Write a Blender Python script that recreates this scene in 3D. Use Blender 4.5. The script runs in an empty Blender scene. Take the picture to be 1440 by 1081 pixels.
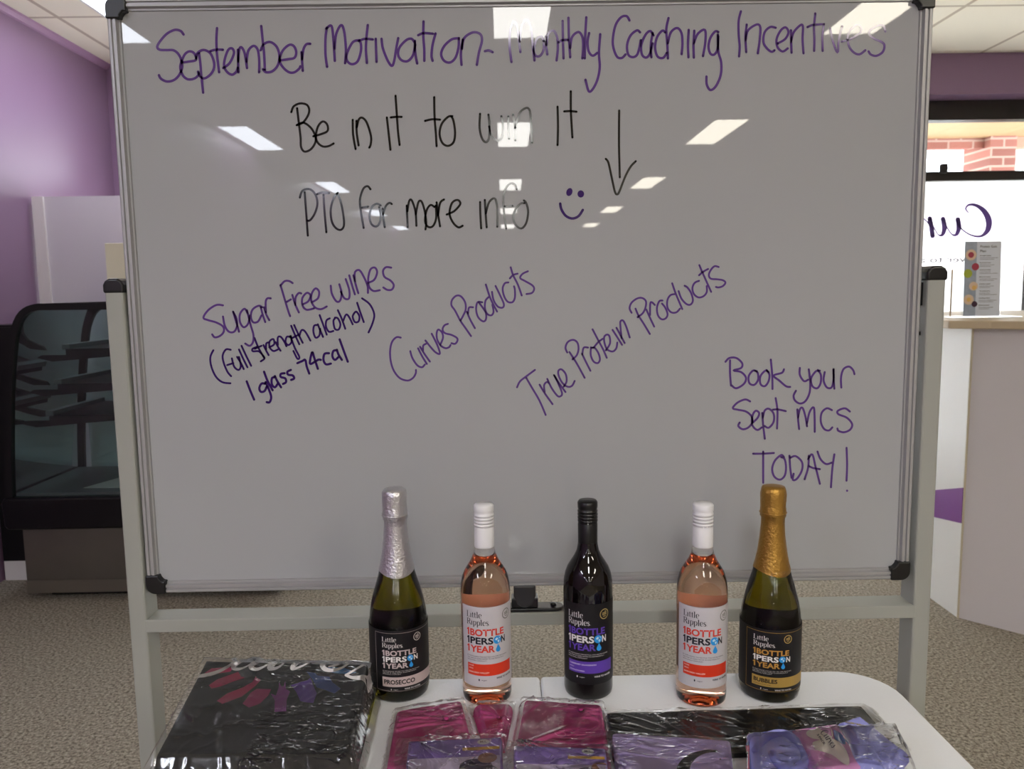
import bpy, bmesh, math, random
from mathutils import Vector, Matrix, noise
random.seed(7)
C = bpy.context.scene.collection
S = bpy.context.scene
PI = math.pi

# ------------------------------------------------------------------ camera, world, exposure
FPX = 1125.0
EYE = Vector((0, 0, 1.39))
ROT = (Matrix.Rotation(math.radians(-0.5), 3, 'Z') @ Matrix.Rotation(math.radians(90 - 6.74), 3, 'X')
       @ Matrix.Rotation(math.radians(-0.89), 3, 'Z'))
cam = bpy.data.cameras.new('camera'); cam.sensor_width = 36.0; cam.lens = FPX / 1440 * 36
cam.clip_start = 0.02; cam.clip_end = 200
co = bpy.data.objects.new('camera', cam); C.objects.link(co)
cam.dof.use_dof = True; cam.dof.focus_distance = 1.36; cam.dof.aperture_fstop = 9.5
co.matrix_world = Matrix.Translation(EYE) @ ROT.to_4x4()
S.camera = co
S.view_settings.view_transform = 'Standard'; S.view_settings.look = 'None'
S.view_settings.gamma = 1.0; S.view_settings.use_curve_mapping = False
S.view_settings.exposure = 1.32
W = bpy.data.worlds.new('sky'); S.world = W; W.use_nodes = True
bg = W.node_tree.nodes['Background']
bg.inputs['Color'].default_value = (0.86, 0.93, 1.0, 1); bg.inputs['Strength'].default_value = 4.2
LAMP = 15.0          # radiance of the ceiling troffers

def ray(px, py):
    return ROT @ Vector(((px - 720) / FPX, -(py - 540.5) / FPX, -1))
def at(px, py, axis, v):
    """the point seen at a pixel of the photograph on the plane axis = v (0 x, 1 y, 2 z)"""
    d = ray(px, py); t = (v - EYE[axis]) / d[axis]
    return EYE + d * t

# ------------------------------------------------------------------ materials
def lin(c):
    return tuple(((x / 12.92) if x <= 0.04045 else ((x + 0.055) / 1.055) ** 2.4) for x in [v / 255 for v in c]) + (1,)
MATS = {}
def pm(name, rgb, rough=0.5, metal=0.0, spec=0.5, bump=None, var=None, trans=0.0, ior=1.45, coat=0.0, sheen=0.0):
    """principled material; bump=(scale, strength), var=(scale, amount) gives a procedural colour variation"""
    if name in MATS: return MATS[name]
    m = bpy.data.materials.new(name); m.use_nodes = True; nt = m.node_tree
    p = nt.nodes['Principled BSDF']
    p.inputs['Base Color'].default_value = lin(rgb); p.inputs['Roughness'].default_value = rough
    p.inputs['Metallic'].default_value = metal; p.inputs['Specular IOR Level'].default_value = spec
    p.inputs['IOR'].default_value = ior; p.inputs['Transmission Weight'].default_value = trans
    p.inputs['Coat Weight'].default_value = coat; p.inputs['Sheen Weight'].default_value = sheen
    tc = nt.nodes.new('ShaderNodeTexCoord')
    if var:
        n = nt.nodes.new('ShaderNodeTexNoise'); n.inputs['Scale'].default_value = var[0]; n.inputs['Detail'].default_value = 4
        nt.links.new(tc.outputs['Object'], n.inputs['Vector'])
        r = nt.nodes.new('ShaderNodeMix'); r.data_type = 'RGBA'
        a, b = lin(rgb), var[1]
        r.inputs[6].default_value = tuple(min(1, x * (1 - b)) for x in a[:3]) + (1,)
        r.inputs[7].default_value = tuple(min(1, x * (1 + b)) for x in a[:3]) + (1,)
        nt.links.new(n.outputs['Fac'], r.inputs[0]); nt.links.new(r.outputs[2], p.inputs['Base Color'])
    if bump:
        n = nt.nodes.new('ShaderNodeTexNoise'); n.inputs['Scale'].default_value = bump[0]; n.inputs['Detail'].default_value = 3
        nt.links.new(tc.outputs['Object'], n.inputs['Vector'])
        b = nt.nodes.new('ShaderNodeBump'); b.inputs['Strength'].default_value = bump[1]; b.inputs['Distance'].default_value = 0.002
        nt.links.new(n.outputs['Fac'], b.inputs['Height']); nt.links.new(b.outputs['Normal'], p.inputs['Normal'])
    MATS[name] = m
    return m
def emit_mat(name, rgb, k):
    m = bpy.data.materials.new(name); m.use_nodes = True; nt = m.node_tree; nt.nodes.clear()
    e = nt.nodes.new('ShaderNodeEmission'); e.inputs['Color'].default_value = lin(rgb); e.inputs['Strength'].default_value = k
    o = nt.nodes.new('ShaderNodeOutputMaterial'); nt.links.new(e.outputs[0], o.inputs[0])
    return m
def sheet_mat(name, tint, base, rough, bump, haze=0.0, film=(1, 1, 1)):
    """thin clear sheet: transparent with a fresnel gloss, optionally hazy"""
    m = bpy.data.materials.new(name); m.use_nodes = True; nt = m.node_tree; nt.nodes.clear()
    t = nt.nodes.new('ShaderNodeBsdfTransparent'); t.inputs['Color'].default_value = tint + (1,)
    g = nt.nodes.new('ShaderNodeBsdfGlossy'); g.inputs['Roughness'].default_value = rough
    f = nt.nodes.new('ShaderNodeFresnel'); f.inputs['IOR'].default_value = 1.5
    ad = nt.nodes.new('ShaderNodeMath'); ad.operation = 'MULTIPLY_ADD'; ad.inputs[1].default_value = 1.0; ad.inputs[2].default_value = base
    ad.use_clamp = True
    nt.links.new(f.outputs[0], ad.inputs[0])
    mx = nt.nodes.new('ShaderNodeMixShader'); nt.links.new(ad.outputs[0], mx.inputs[0])
    src = t.outputs[0]
    if haze:
        d = nt.nodes.new('ShaderNodeBsdfDiffuse'); d.inputs['Color'].default_value = film + (1,)
        h = nt.nodes.new('ShaderNodeMixShader'); h.inputs[0].default_value = haze
        nt.links.new(t.outputs[0], h.inputs[1]); nt.links.new(d.outputs[0], h.inputs[2]); src = h.outputs[0]
    nt.links.new(src, mx.inputs[1]); nt.links.new(g.outputs[0], mx.inputs[2])
    if bump:      # thin sharp creases: the zero lines of a warped, stretched noise
        tc = nt.nodes.new('ShaderNodeTexCoord'); hs = []
        for ang, sc in ((.5, (9, 34, 20)), (2.0, (12, 40, 20))):
            mp = nt.nodes.new('ShaderNodeMapping'); mp.inputs['Rotation'].default_value = (0, 0, ang); mp.inputs['Scale'].default_value = sc
            n = nt.nodes.new('ShaderNodeTexNoise'); n.inputs['Scale'].default_value = 1.0; n.inputs['Detail'].default_value = 1.5; n.inputs['Distortion'].default_value = 1.2
            nt.links.new(tc.outputs['Object'], mp.inputs[0]); nt.links.new(mp.outputs[0], n.inputs['Vector'])
            a1 = nt.nodes.new('ShaderNodeMath'); a1.operation = 'SUBTRACT'; a1.inputs[1].default_value = .5
            a2 = nt.nodes.new('ShaderNodeMath'); a2.operation = 'ABSOLUTE'
            a3 = nt.nodes.new('ShaderNodeMapRange'); a3.inputs['From Min'].default_value = 0; a3.inputs['From Max'].default_value = .035; a3.inputs['To Min'].default_value = 1; a3.inputs['To Max'].default_value = 0
            nt.links.new(n.outputs['Fac'], a1.inputs[0]); nt.links.new(a1.outputs[0], a2.inputs[0]); nt.links.new(a2.outputs[0], a3.inputs['Value']); hs.append(a3)
        sm = nt.nodes.new('ShaderNodeMath'); sm.operation = 'ADD'; nt.links.new(hs[0].outputs[0], sm.inputs[0]); nt.links.new(hs[1].outputs[0], sm.inputs[1])
        pn = nt.nodes.new('ShaderNodeTexNoise'); pn.inputs['Scale'].default_value = 11; pn.inputs['Detail'].default_value = 1
        nt.links.new(tc.outputs['Object'], pn.inputs['Vector'])
        pr = nt.nodes.new('ShaderNodeMapRange'); pr.inputs['From Min'].default_value = .5; pr.inputs['From Max'].default_value = .62
        nt.links.new(pn.outputs['Fac'], pr.inputs['Value'])
        n = nt.nodes.new('ShaderNodeMath'); n.operation = 'MULTIPLY'; nt.links.new(sm.outputs[0], n.inputs[0]); nt.links.new(pr.outputs[0], n.inputs[1])
        b = nt.nodes.new('ShaderNodeBump'); b.inputs['Strength'].default_value = bump[1]; b.inputs['Distance'].default_value = 0.004
        nt.links.new(n.outputs[0], b.inputs['Height'])
        nt.links.new(b.outputs['Normal'], g.inputs['Normal']); nt.links.new(b.outputs['Normal'], f.inputs['Normal'])
    o = nt.nodes.new('ShaderNodeOutputMaterial'); nt.links.new(mx.outputs[0], o.inputs[0])
    return m
def glass_mat(name, rgb, rough=0.0, ior=1.5, absorb=None):
    m = bpy.data.materials.new(name); m.use_nodes = True; nt = m.node_tree; nt.nodes.clear()
    g = nt.nodes.new('ShaderNodeBsdfGlass'); g.inputs['Color'].default_value = rgb + (1,)
    g.inputs['Roughness'].default_value = rough; g.inputs['IOR'].default_value = ior
    o = nt.nodes.new('ShaderNodeOutputMaterial'); nt.links.new(g.outputs[0], o.inputs[0])
    if absorb:
        v = nt.nodes.new('ShaderNodeVolumeAbsorption'); v.inputs['Color'].default_value = absorb[0] + (1,); v.inputs['Density'].default_value = absorb[1]
        nt.links.new(v.outputs[0], o.inputs['Volume'])
    return m
def carpet_mat():
    m = pm('carpet', (150, 141, 128), 0.95, spec=0.1); nt = m.node_tree; p = nt.nodes['Principled BSDF']
    tc = nt.nodes.new('ShaderNodeTexCoord')
    n = nt.nodes.new('ShaderNodeTexNoise'); n.inputs['Scale'].default_value = 95; n.inputs['Detail'].default_value = 6; n.inputs['Roughness'].default_value = 0.75
    nt.links.new(tc.outputs['Object'], n.inputs['Vector'])
    r = nt.nodes.new('ShaderNodeValToRGB')
    r.color_ramp.elements[0].position = 0.36; r.color_ramp.elements[0].color = lin((84, 76, 66))
    r.color_ramp.elements[1].position = 0.66; r.color_ramp.elements[1].color = lin((205, 196, 180))
    nt.links.new(n.outputs['Fac'], r.inputs[0]); nt.links.new(r.outputs[0], p.inputs['Base Color'])
    b = nt.nodes.new('ShaderNodeBump'); b.inputs['Strength'].default_value = 0.6; b.inputs['Distance'].default_value = 0.006
    nt.links.new(n.outputs['Fac'], b.inputs['Height']); nt.links.new(b.outputs['Normal'], p.inputs['Normal'])
    return m
def ceiling_mat():
    m = pm('ceiling_tile', (232, 226, 208), 0.9, spec=0.2); nt = m.node_tree; p = nt.nodes['Principled BSDF']
    tc = nt.nodes.new('ShaderNodeTexCoord'); sp = nt.nodes.new('ShaderNodeSeparateXYZ'); nt.links.new(tc.outputs['Object'], sp.inputs[0])
    outs = []
    for ax, off, per in (('X', 2.32 + 60, 0.6), ('Y', -4.43 + 60, 1.2)):
        a = nt.nodes.new('ShaderNodeMath'); a.operation = 'ADD'; a.inputs[1].default_value = off + 0.012
        md = nt.nodes.new('ShaderNodeMath'); md.operation = 'MODULO'; md.inputs[1].default_value = per
        lt = nt.nodes.new('ShaderNodeMath'); lt.operation = 'LESS_THAN'; lt.inputs[1].default_value = 0.024
        nt.links.new(sp.outputs[ax], a.inputs[0]); nt.links.new(a.outputs[0], md.inputs[0]); nt.links.new(md.outputs[0], lt.inputs[0]); outs.append(lt)
    mx = nt.nodes.new('ShaderNodeMath'); mx.operation = 'MAXIMUM'
    nt.links.new(outs[0].outputs[0], mx.inputs[0]); nt.links.new(outs[1].outputs[0], mx.inputs[1])
    c = nt.nodes.new('ShaderNodeMix'); c.data_type = 'RGBA'; c.inputs[6].default_value = lin((246, 240, 222)); c.inputs[7].default_value = lin((200, 188, 168))
    nt.links.new(mx.outputs[0], c.inputs[0]); nt.links.new(c.outputs[2], p.inputs['Base Color'])
    return m
def brick_mat():
    m = pm('brick', (160, 110, 95), 0.9); nt = m.node_tree; p = nt.nodes['Principled BSDF']
    tc = nt.nodes.new('ShaderNodeTexCoord'); b = nt.nodes.new('ShaderNodeTexBrick')
    mp = nt.nodes.new('ShaderNodeMapping'); mp.inputs['Rotation'].default_value = (PI / 2, 0, 0)
    b.inputs['Color1'].default_value = lin((170, 112, 100)); b.inputs['Color2'].default_value = lin((140, 92, 84)); b.inputs['Mortar'].default_value = lin((186, 160, 148))
    b.inputs['Scale'].default_value = 1.0; b.inputs['Brick Width'].default_value = 0.24; b.inputs['Row Height'].default_value = 0.086; b.inputs['Mortar Size'].default_value = 0.01
    nt.links.new(tc.outputs['Object'], mp.inputs[0]); nt.links.new(mp.outputs[0], b.inputs['Vector']); nt.links.new(b.outputs['Color'], p.inputs['Base Color'])
    return m

# ------------------------------------------------------------------ object helpers
ORG = {}          # world position of every parent
def tag(o, label=None, cat=None, group=None, kind=None):
    for k, v in (('label', label), ('category', cat), ('group', group), ('kind', kind)):
        if v: o[k] = v
    return o
def thing(name, label, cat, loc, group=None):
    o = bpy.data.objects.new(name, None); C.objects.link(o); o.location = loc; o.empty_display_size = 0.05
    ORG[o] = Vector(loc)
    return tag(o, label, cat, group)
class MB:
    """collects shapes (world coordinates) that become one mesh"""
    def __init__(s): s.v = []; s.f = []
    def add(s, vs, fs):
        n = len(s.v); s.v += [tuple(v) for v in vs]; s.f += [tuple(n + i for i in f) for f in fs]; return s
    def box(s, a, b):
        (x0, y0, z0), (x1, y1, z1) = a, b
        return s.add([(x0, y0, z0), (x1, y0, z0), (x1, y1, z0), (x0, y1, z0), (x0, y0, z1), (x1, y0, z1), (x1, y1, z1), (x0, y1, z1)],
                     [(0, 3, 2, 1), (4, 5, 6, 7), (0, 1, 5, 4), (1, 2, 6, 5), (2, 3, 7, 6), (3, 0, 4, 7)])
    def lathe(s, prof, c=(0, 0, 0), n=48):
        vs = []; fs = []
        for (r, z) in prof:
            for i in range(n):
                a = 2 * PI * i / n; vs.append((c[0] + r * math.cos(a), c[1] + r * math.sin(a), c[2] + z))
        for j in range(len(prof) - 1):
            for i in range(n):
                k = (i + 1) % n; fs.append((j * n + i, j * n + k, (j + 1) * n + k, (j + 1) * n + i))
        return s.add(vs, fs)
    def prism(s, pts, fn0, fn1):
        """outline pts (2d) between the two maps fn0 and fn1 -> 3d"""
        n = len(pts)
        s.add([fn0(p) for p in pts] + [fn1(p) for p in pts],
              [tuple(range(n))[::-1], tuple(range(n, 2 * n))] + [(i, (i + 1) % n, n + (i + 1) % n, n + i) for i in range(n)])
        return s
    def tube(s, path, r, n=10, cap=True):
        path = [Vector(p) for p in path]; vs = []; fs = []; up = Vector((0, 0, 1))
        for i, p in enumerate(path):
            d = (path[min(i + 1, len(path) - 1)] - path[max(i - 1, 0)]).normalized()
            u = up if abs(d.dot(up)) < 0.95 else Vector((0, 1, 0))
            a = d.cross(u).normalized(); b = a.cross(d)
            for k in range(n):
                t = 2 * PI * k / n; vs.append(p + a * (r * math.cos(t)) + b * (r * math.sin(t)))
        for j in range(len(path) - 1):
            for k in range(n):
                q = (k + 1) % n; fs.append((j * n + k, j * n + q, (j + 1) * n + q, (j + 1) * n + k))
        if cap: fs += [tuple(range(n))[::-1], tuple(range((len(path) - 1) * n, len(path) * n))]
        return s.add(vs, fs)
    def ribbon(s, pts, w, fn, caps=True, smooth=True):
        """flat marker stroke along 2d pts with width(s) w, placed by fn(x, y) -> 3d"""
        P = spline(pts, w) if smooth else [(p[0], p[1], (w[i] if isinstance(w, (list, tuple)) else w)) for i, p in enumerate(pts)]
        L = []; R_ = []
        for i, (x, y, ww) in enumerate(P):
            a = P[max(i - 1, 0)]; b = P[min(i + 1, len(P) - 1)]
            dx, dy = b[0] - a[0], b[1] - a[1]; l = math.hypot(dx, dy) or 1
            nx, ny = -dy / l, dx / l
            L.append((x + nx * ww / 2, y + ny * ww / 2)); R_.append((x - nx * ww / 2, y - ny * ww / 2))
        n = len(P)
        s.add([fn(*p) for p in L] + [fn(*p) for p in R_], [(i, i + 1, n + i + 1, n + i) for i in range(n - 1)])
        if caps:
            for (x, y, ww) in (P[0], P[-1]):
                s.add([fn(x + ww / 2 * math.cos(k * PI / 5), y + ww / 2 * math.sin(k * PI / 5)) for k in range(10)], [tuple(range(10))])
        return s
    def disc(s, cx, cy, rx, ry, fn, n=20, rot=0):
        c, q = math.cos(rot), math.sin(rot)
        return s.add([fn(cx + rx * math.cos(2 * PI * k / n) * c - ry * math.sin(2 * PI * k / n) * q,
                         cy + rx * math.cos(2 * PI * k / n) * q + ry * math.sin(2 * PI * k / n) * c) for k in range(n)], [tuple(range(n))])
    def ring(s, cx, cy, rx, ry, t, fn, n=28):
        vs = []
        for k in range(n):
            a = 2 * PI * k / n; vs.append(fn(cx + rx * math.cos(a), cy + ry * math.sin(a)))
        for k in range(n):
            a = 2 * PI * k / n; vs.append(fn(cx + (rx - t) * math.cos(a), cy + (ry - t) * math.sin(a)))
        return s.add(vs, [(k, (k + 1) % n, n + (k + 1) % n, n + k) for k in range(n)])
    def rect(s, x0, y0, x1, y1, fn, nx=1, ny=1):
        vs = [fn(x0 + (x1 - x0) * i / nx, y0 + (y1 - y0) * j / ny) for j in range(ny + 1) for i in range(nx + 1)]
        return s.add(vs, [(j * (nx + 1) + i, j * (nx + 1) + i + 1, (j + 1) * (nx + 1) + i + 1, (j + 1) * (nx + 1) + i) for j in range(ny) for i in range(nx)])
    def build(s, name, mat, parent=None, smooth=False, bevel=0, seg=2, label=None, fix=True, weld=False):
        me = bpy.data.meshes.new(name)
        o0 = ORG.get(parent, Vector((0, 0, 0)))
        me.from_pydata([(v[0] - o0.x, v[1] - o0.y, v[2] - o0.z) for v in s.v], [], s.f)
        if fix or weld:
            bm = bmesh.new(); bm.from_mesh(me)
            if weld: bmesh.ops.remove_doubles(bm, verts=bm.verts, dist=1e-5)
            bmesh.ops.recalc_face_normals(bm, faces=bm.faces); bm.to_mesh(me); bm.free()
        for m in (mat if isinstance(mat, list) else [mat]): me.materials.append(m)
        if smooth: me.polygons.foreach_set('use_smooth', [True] * len(me.polygons))
        o = bpy.data.objects.new(name, me); C.objects.link(o)
        if parent is not None: o.parent = parent
        ORG[o] = o0 if parent is not None else Vector((0, 0, 0))
        if bevel:
            b = o.modifiers.new('bevel', 'BEVEL'); b.width = bevel; b.segments = seg; b.limit_method = 'ANGLE'; b.angle_limit = 0.6
        if label: o['label'] = label
        return o
def spline(pts, w):
    """Catmull-Rom through the points -> dense (x, y, width)"""
    n = len(pts)
    ws = list(w) if isinstance(w, (list, tuple)) else [w] * n
    if n == 2: return [(pts[0][0], pts[0][1], ws[0]), (pts[1][0], pts[1][1], ws[1])]
    out = []
    for i in range(n - 1):
        p0 = pts[max(i - 1, 0)]; p1 = pts[i]; p2 = pts[i + 1]; p3 = pts[min(i + 2, n - 1)]
        for k in range(5):
            t = k / 5; t2 = t * t; t3 = t2 * t
            q = [0.5 * (2 * p1[j] + (p2[j] - p0[j]) * t + (2 * p0[j] - 5 * p1[j] + 4 * p2[j] - p3[j]) * t2 + (3 * p1[j] - p0[j] - 3 * p2[j] + p3[j]) * t3) for j in (0, 1)]
            out.append((q[0], q[1], ws[i] + (ws[i + 1] - ws[i]) * t))
    out.append((pts[-1][0], pts[-1][1], ws[-1]))
    return out
def struct(mb, name, mat, **k):
    return tag(mb.build(name, mat, **k), kind='structure')
def copy_tree(o, parent=None):
    c = o.copy(); C.objects.link(c); ORG[c] = ORG[o]
    if parent is not None: c.parent = parent
    for ch in list(o.children): copy_tree(ch, c)
    return c
TEXT = {}
def text_shape(body, bold=0.0):
    """outline of a line of lettering as flat (verts, faces), measured"""
    key = (body, bold)
    if key not in TEXT:
        cu = bpy.data.curves.new('lettering', 'FONT'); cu.body = body; cu.offset = bold; cu.resolution_u = 3
        ob = bpy.data.objects.new('lettering', cu); C.objects.link(ob); bpy.context.view_layer.update()
        me = bpy.data.meshes.new_from_object(ob.evaluated_get(bpy.context.evaluated_depsgraph_get()))
        TEXT[key] = ([(v.co.x, v.co.y) for v in me.vertices], [tuple(p.vertices) for p in me.polygons])
        bpy.data.objects.remove(ob); bpy.data.curves.remove(cu); bpy.data.meshes.remove(me)
    return TEXT[key]
def put_text(mb, body, x, y, w, h, fn, bold=0.02):
    """lettering whose baseline starts at (x, y), w wide, capital height h (w None: natural width)"""
    vs, fs = text_shape(body, bold)
    x0 = min(v[0] for v in vs); x1 = max(v[0] for v in vs)
    ky = h / (0.729 + 2 * bold); kx = ky if w is None else w / (x1 - x0)
    mb.add([fn(x + (v[0] - x0) * kx, y + (v[1] + bold) * ky) for v in vs], fs)
    return x + (x1 - x0) * kx
SERIF = {   # strokes of a high-contrast roman face: advance, list of (points, widths)
    'L': (.78, [([(.2, 0), (.2, 1)], .17), ([(.02, .98), (.4, .98)], .04), ([(.02, .02), (.7, .02)], .05), ([(.7, .0), (.72, .3)], [.06, .03])]),
    'i': (.4, [([(.2, 0), (.2, .66)], .16), ([(.04, .64), (.2, .64)], .05), ([(.04, .02), (.36, .02)], .04), ([(.19, .88), (.21, .88)], .18)]),
    't': (.44, [([(.2, .05), (.2, .86)], .15), ([(.04, .64), (.4, .64)], .05), ([(.2, .06), (.3, .01), (.42, .08)], [.1, .06, .03])]),
    'l': (.4, [([(.2, 0), (.2, 1.02)], .16), ([(.04, 1.0), (.2, 1.0)], .05), ([(.04, .02), (.36, .02)], .04)]),
    'e': (.62, [([(.1, .36), (.54, .36)], .04), ([(.54, .36), (.5, .6), (.32, .67), (.14, .56), (.1, .34), (.16, .1), (.34, .01), (.56, .12)], [.12, .1, .04, .14, .17, .15, .06, .03])]),
    'R': (.95, [([(.2, 0), (.2, 1)], .17), ([(.02, .98), (.5, .98)], .04), ([(.02, .02), (.38, .02)], .04),
                ([(.45, .98), (.7, .92), (.76, .74), (.66, .57), (.3, .52)], [.04, .13, .17, .12, .04]), ([(.48, .5), (.7, .28), (.84, .02)], [.1, .16, .17]), ([(.72, .02), (.95, .02)], .04)]),
    'p': (.72, [([(.2, -.3), (.2, .66)], .16), ([(.04, .64), (.2, .64)], .05), ([(.04, -.28), (.36, -.28)], .04),
                ([(.24, .56), (.42, .67), (.62, .54), (.64, .3), (.56, .08), (.38, .01), (.24, .1)], [.03, .05, .13, .16, .13, .05, .03])]),
    's': (.54, [([(.46, .52), (.34, .66), (.14, .6), (.14, .44), (.4, .26), (.44, .1), (.26, .0), (.06, .14)], [.04, .05, .1, .14, .15, .12, .06, .06])]),
    '.': (.3, [([(.12, .07), (.14, .07)], .16)]),
}
def put_one(mb, x, y, w, h, fn):
    pts = [(.42, 0), (.42, .72), (.0, .62), (.0, .78), (.55, 1), (1, 1), (1, 0)]
    mb.add([fn(x + a * w, y + b * h) for a, b in pts], [(0, 1, 5, 6), (1, 2, 3, 4), (1, 4, 5)])
def put_serif(mb, body, x, y, h, w, fn):
    adv = sum(SERIF[c][0] for c in body); kx = w / adv
    for c in body:
        for pts, ww in SERIF[c][1]:
            g = lambda a, b, x=x: fn(x + a * kx, y + b * h)
            mb.ribbon(pts, ww, g, caps=False)
        x += SERIF[c][0] * kx
SCRIPT = [   # the brush-script word on the window and the merchandise, capital height 1
    ([(.62, .76), (.7, .88), (.62, 1.0), (.42, .98), (.2, .8), (.06, .5), (.08, .2), (.25, .02), (.5, .05), (.75, .22), (.9, .45)], [.03, .05, .07, .1, .15, .18, .15, .08, .05, .04, .04]),
    ([(.9, .56), (.86, .3), (.92, .08), (1.05, .1), (1.2, .35), (1.28, .55)], [.13, .14, .1, .04, .03, .04]),
    ([(1.3, .58), (1.25, .3), (1.3, .08), (1.42, .1), (1.55, .35), (1.66, .62)], [.13, .14, .1, .03, .03, .04]),
    ([(1.66, .6), (1.6, .3), (1.56, .04)], .13), ([(1.6, .3), (1.75, .52), (1.88, .6), (1.97, .5)], [.03, .04, .08, .1]),
    ([(2.0, .58), (2.08, .5), (2.12, .2), (2.16, .05)], [.06, .12, .13, .06]), ([(2.16, .05), (2.3, .25), (2.4, .5), (2.36, .6)], .045),
    ([(2.45, .3), (2.62, .4), (2.72, .52), (2.62, .6), (2.5, .45), (2.46, .22), (2.55, .05), (2.72, .08), (2.88, .25)], [.03, .03, .04, .05, .1, .14, .1, .05, .03]),
    ([(2.88, .25), (3.0, .5), (3.08, .64)], .035), ([(3.08, .62), (3.12, .4), (3.2, .2), (3.1, .03), (2.95, .02), (2.9, .1)], [.04, .11, .14, .1, .06, .06]),
]
def put_script(mb, fn, part=None):
    for pts, w in (SCRIPT if part is None else SCRIPT[:part]): mb.ribbon(pts, w, fn)

# ------------------------------------------------------------------ shared materials
M_ALU = pm('brushed_aluminium', (168, 168, 170), 0.42, 0.35, bump=(400, 0.04))
M_POST = pm('grey_powder_coat', (156, 158, 152), 0.5)
M_BLK = pm('black_plastic', (18, 18, 20), 0.35)
M_WHITE = pm('white_laminate', (222, 218, 222), 0.45)
M_PURPLE = pm('purple_paint', (146, 117, 147), 0.34, bump=(60, 0.05))
M_STEEL = pm('stainless_steel', (120, 116, 110), 0.38, 0.8, var=(6, 0.15))
M_INK_P = pm('purple_ink', (90, 60, 130), 0.08, coat=0.0)
M_INK_D = pm('dark_purple_ink', (52, 26, 96), 0.08)
M_INK_K = pm('black_ink', (14, 14, 16), 0.08)
M_BOARD = pm('whiteboard_enamel', (165, 167, 170), 0.012, spec=0.30, var=(3, 0.02))

# ------------------------------------------------------------------ the room
ZC = 2.85; ZB = 2.595; XL = -2.5; XR = 5.0; YB = -18.0; YW = 5.3
struct(MB().box((XL - .1, YB - .1, -.1), (XR + .1, 5.6, 0)), 'floor', carpet_mat())
struct(MB().box((XL - .1, YB - .1, ZC), (XR + .1, 5.6, ZC + .1)), 'ceiling', ceiling_mat())
struct(MB().box((XL - .1, YB, 0), (XL, 5.6, ZC)), 'wall_left', M_PURPLE)
struct(MB().box((XR, YB, 0), (XR + .1, 5.6, ZC)), 'wall_right', pm('pale_paint', (205, 200, 200), 0.6))
struct(MB().box((XL, YB - .1, 0), (XR, YB, ZC)), 'wall_back', pm('pale_paint', (205, 196, 205), 0.6))
# window wall: purple bulkhead above, narrow piers at both ends, low upstand
bw = MB().box((XL, YW, ZB), (XR, 5.6, ZC)).box((XL, YW, 0), (-2.2, 5.6, ZB)).box((XL + .3, YW + .1, 0), (XR, 5.6, .08)).box((4.8, YW, .08), (XR, 5.6, ZB))
struct(bw, 'wall_front', M_PURPLE)
cv = [(XL, ZC), (XL + .03, ZC), (XL + .028, ZC - .012), (XL + .012, ZC - .03), (XL, ZC - .034)]
struct(MB().prism(cv, lambda p: (p[0], YB, p[1]), lambda p: (p[0], YW, p[1])), 'trim_1', pm('cornice_paint', (176, 140, 176), 0.5))

M_FRAME = pm('dark_window_frame', (40, 34, 30), 0.45)
M_GLAZE = sheet_mat('window_glass', (0.97, 0.98, 0.98), 0.0, 0.0, None)
def film_mat():
    m = bpy.data.materials.new('frosted_film'); m.use_nodes = True; nt = m.node_tree; nt.nodes.clear()
    t = nt.nodes.new('ShaderNodeBsdfTranslucent'); t.inputs['Color'].default_value = (.95, .95, .95, 1)
    d = nt.nodes.new('ShaderNodeBsdfDiffuse'); d.inputs['Color'].default_value = (.85, .85, .85, 1)
    x = nt.nodes.new('ShaderNodeMixShader'); x.inputs[0].default_value = 0.2
    o = nt.nodes.new('ShaderNodeOutputMaterial')
    nt.links.new(t.outputs[0], x.inputs[1]); nt.links.new(d.outputs[0], x.inputs[2]); nt.links.new(x.outputs[0], o.inputs[0])
    return m
wy = 5.52
win = bpy.data.objects.new('window_1', None); C.objects.link(win); win.location = (1.3, wy, .08); ORG[win] = Vector((1.3, wy, .08)); win['kind'] = 'structure'
fr = MB().box((-2.2, wy - .05, 2.469), (4.8, wy + .05, ZB)).box((-2.2, wy - .045, 2.0745), (4.8, wy + .045, 2.135)).box((-2.2, wy - .05, .08), (4.8, wy + .05, .14))
for x in (-2.17, -.6, 3.60, 4.77): fr.box((x - .022, wy - .045, .14), (x + .022, wy + .045, 2.469))
fr.build('window_frame', M_FRAME, win)
MB().box((1.28, wy - .075, 2.135), (1.36, wy - .045, 2.17)).build('latch', M_FRAME, win)
lt = at(1327, 237, 1, wy - .06)
MB().lathe([(0, -.03), (.024, -.03), (.028, 0), (.024, .03), (0, .034)], (lt.x, wy - .06, lt.z), 20).build('latch', M_FRAME, win, smooth=True)
for x0, x1 in ((-2.148, -.622), (-.578, 3.578), (3.622, 4.748)):
    MB().box((x0, wy - .003, 2.135), (x1, wy + .003, 2.469)).build('pane', M_GLAZE, win)
    MB().box((x0, wy - .003, .14), (x1, wy + .003, 2.0745)).build('frosted_pane', film_mat() if 'film' not in MATS else MATS['film'], win)
# shop sign on the film, read from the street, so mirrored indoors
hC = at(1370, 288, 1, wy).z - at(1370, 333, 1, wy).z; xC = at(1393, 310, 1, wy).x; zC = at(1370, 333, 1, wy).z
mb = MB(); put_script(mb, lambda a, b: (xC - a * hC * 1.18, wy - .005, zC + b * hC))
mb.build('lettering', pm('sign_purple', (112, 84, 165), 0.5), win, fix=False, label='purple mirrored script lettering')
zS = at(1330, 369, 1, wy).z; xS = at(1358, 365, 1, wy).x
mb = MB(); put_text(mb, 'ver to any', xS, zS, .42, .045, lambda a, b: (2 * xS - a, wy - .005, b), 0.012)
mb.build('lettering', pm('sign_grey', (110, 110, 118), 0.6), win, fix=False, label='pale grey mirrored lettering')

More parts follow.
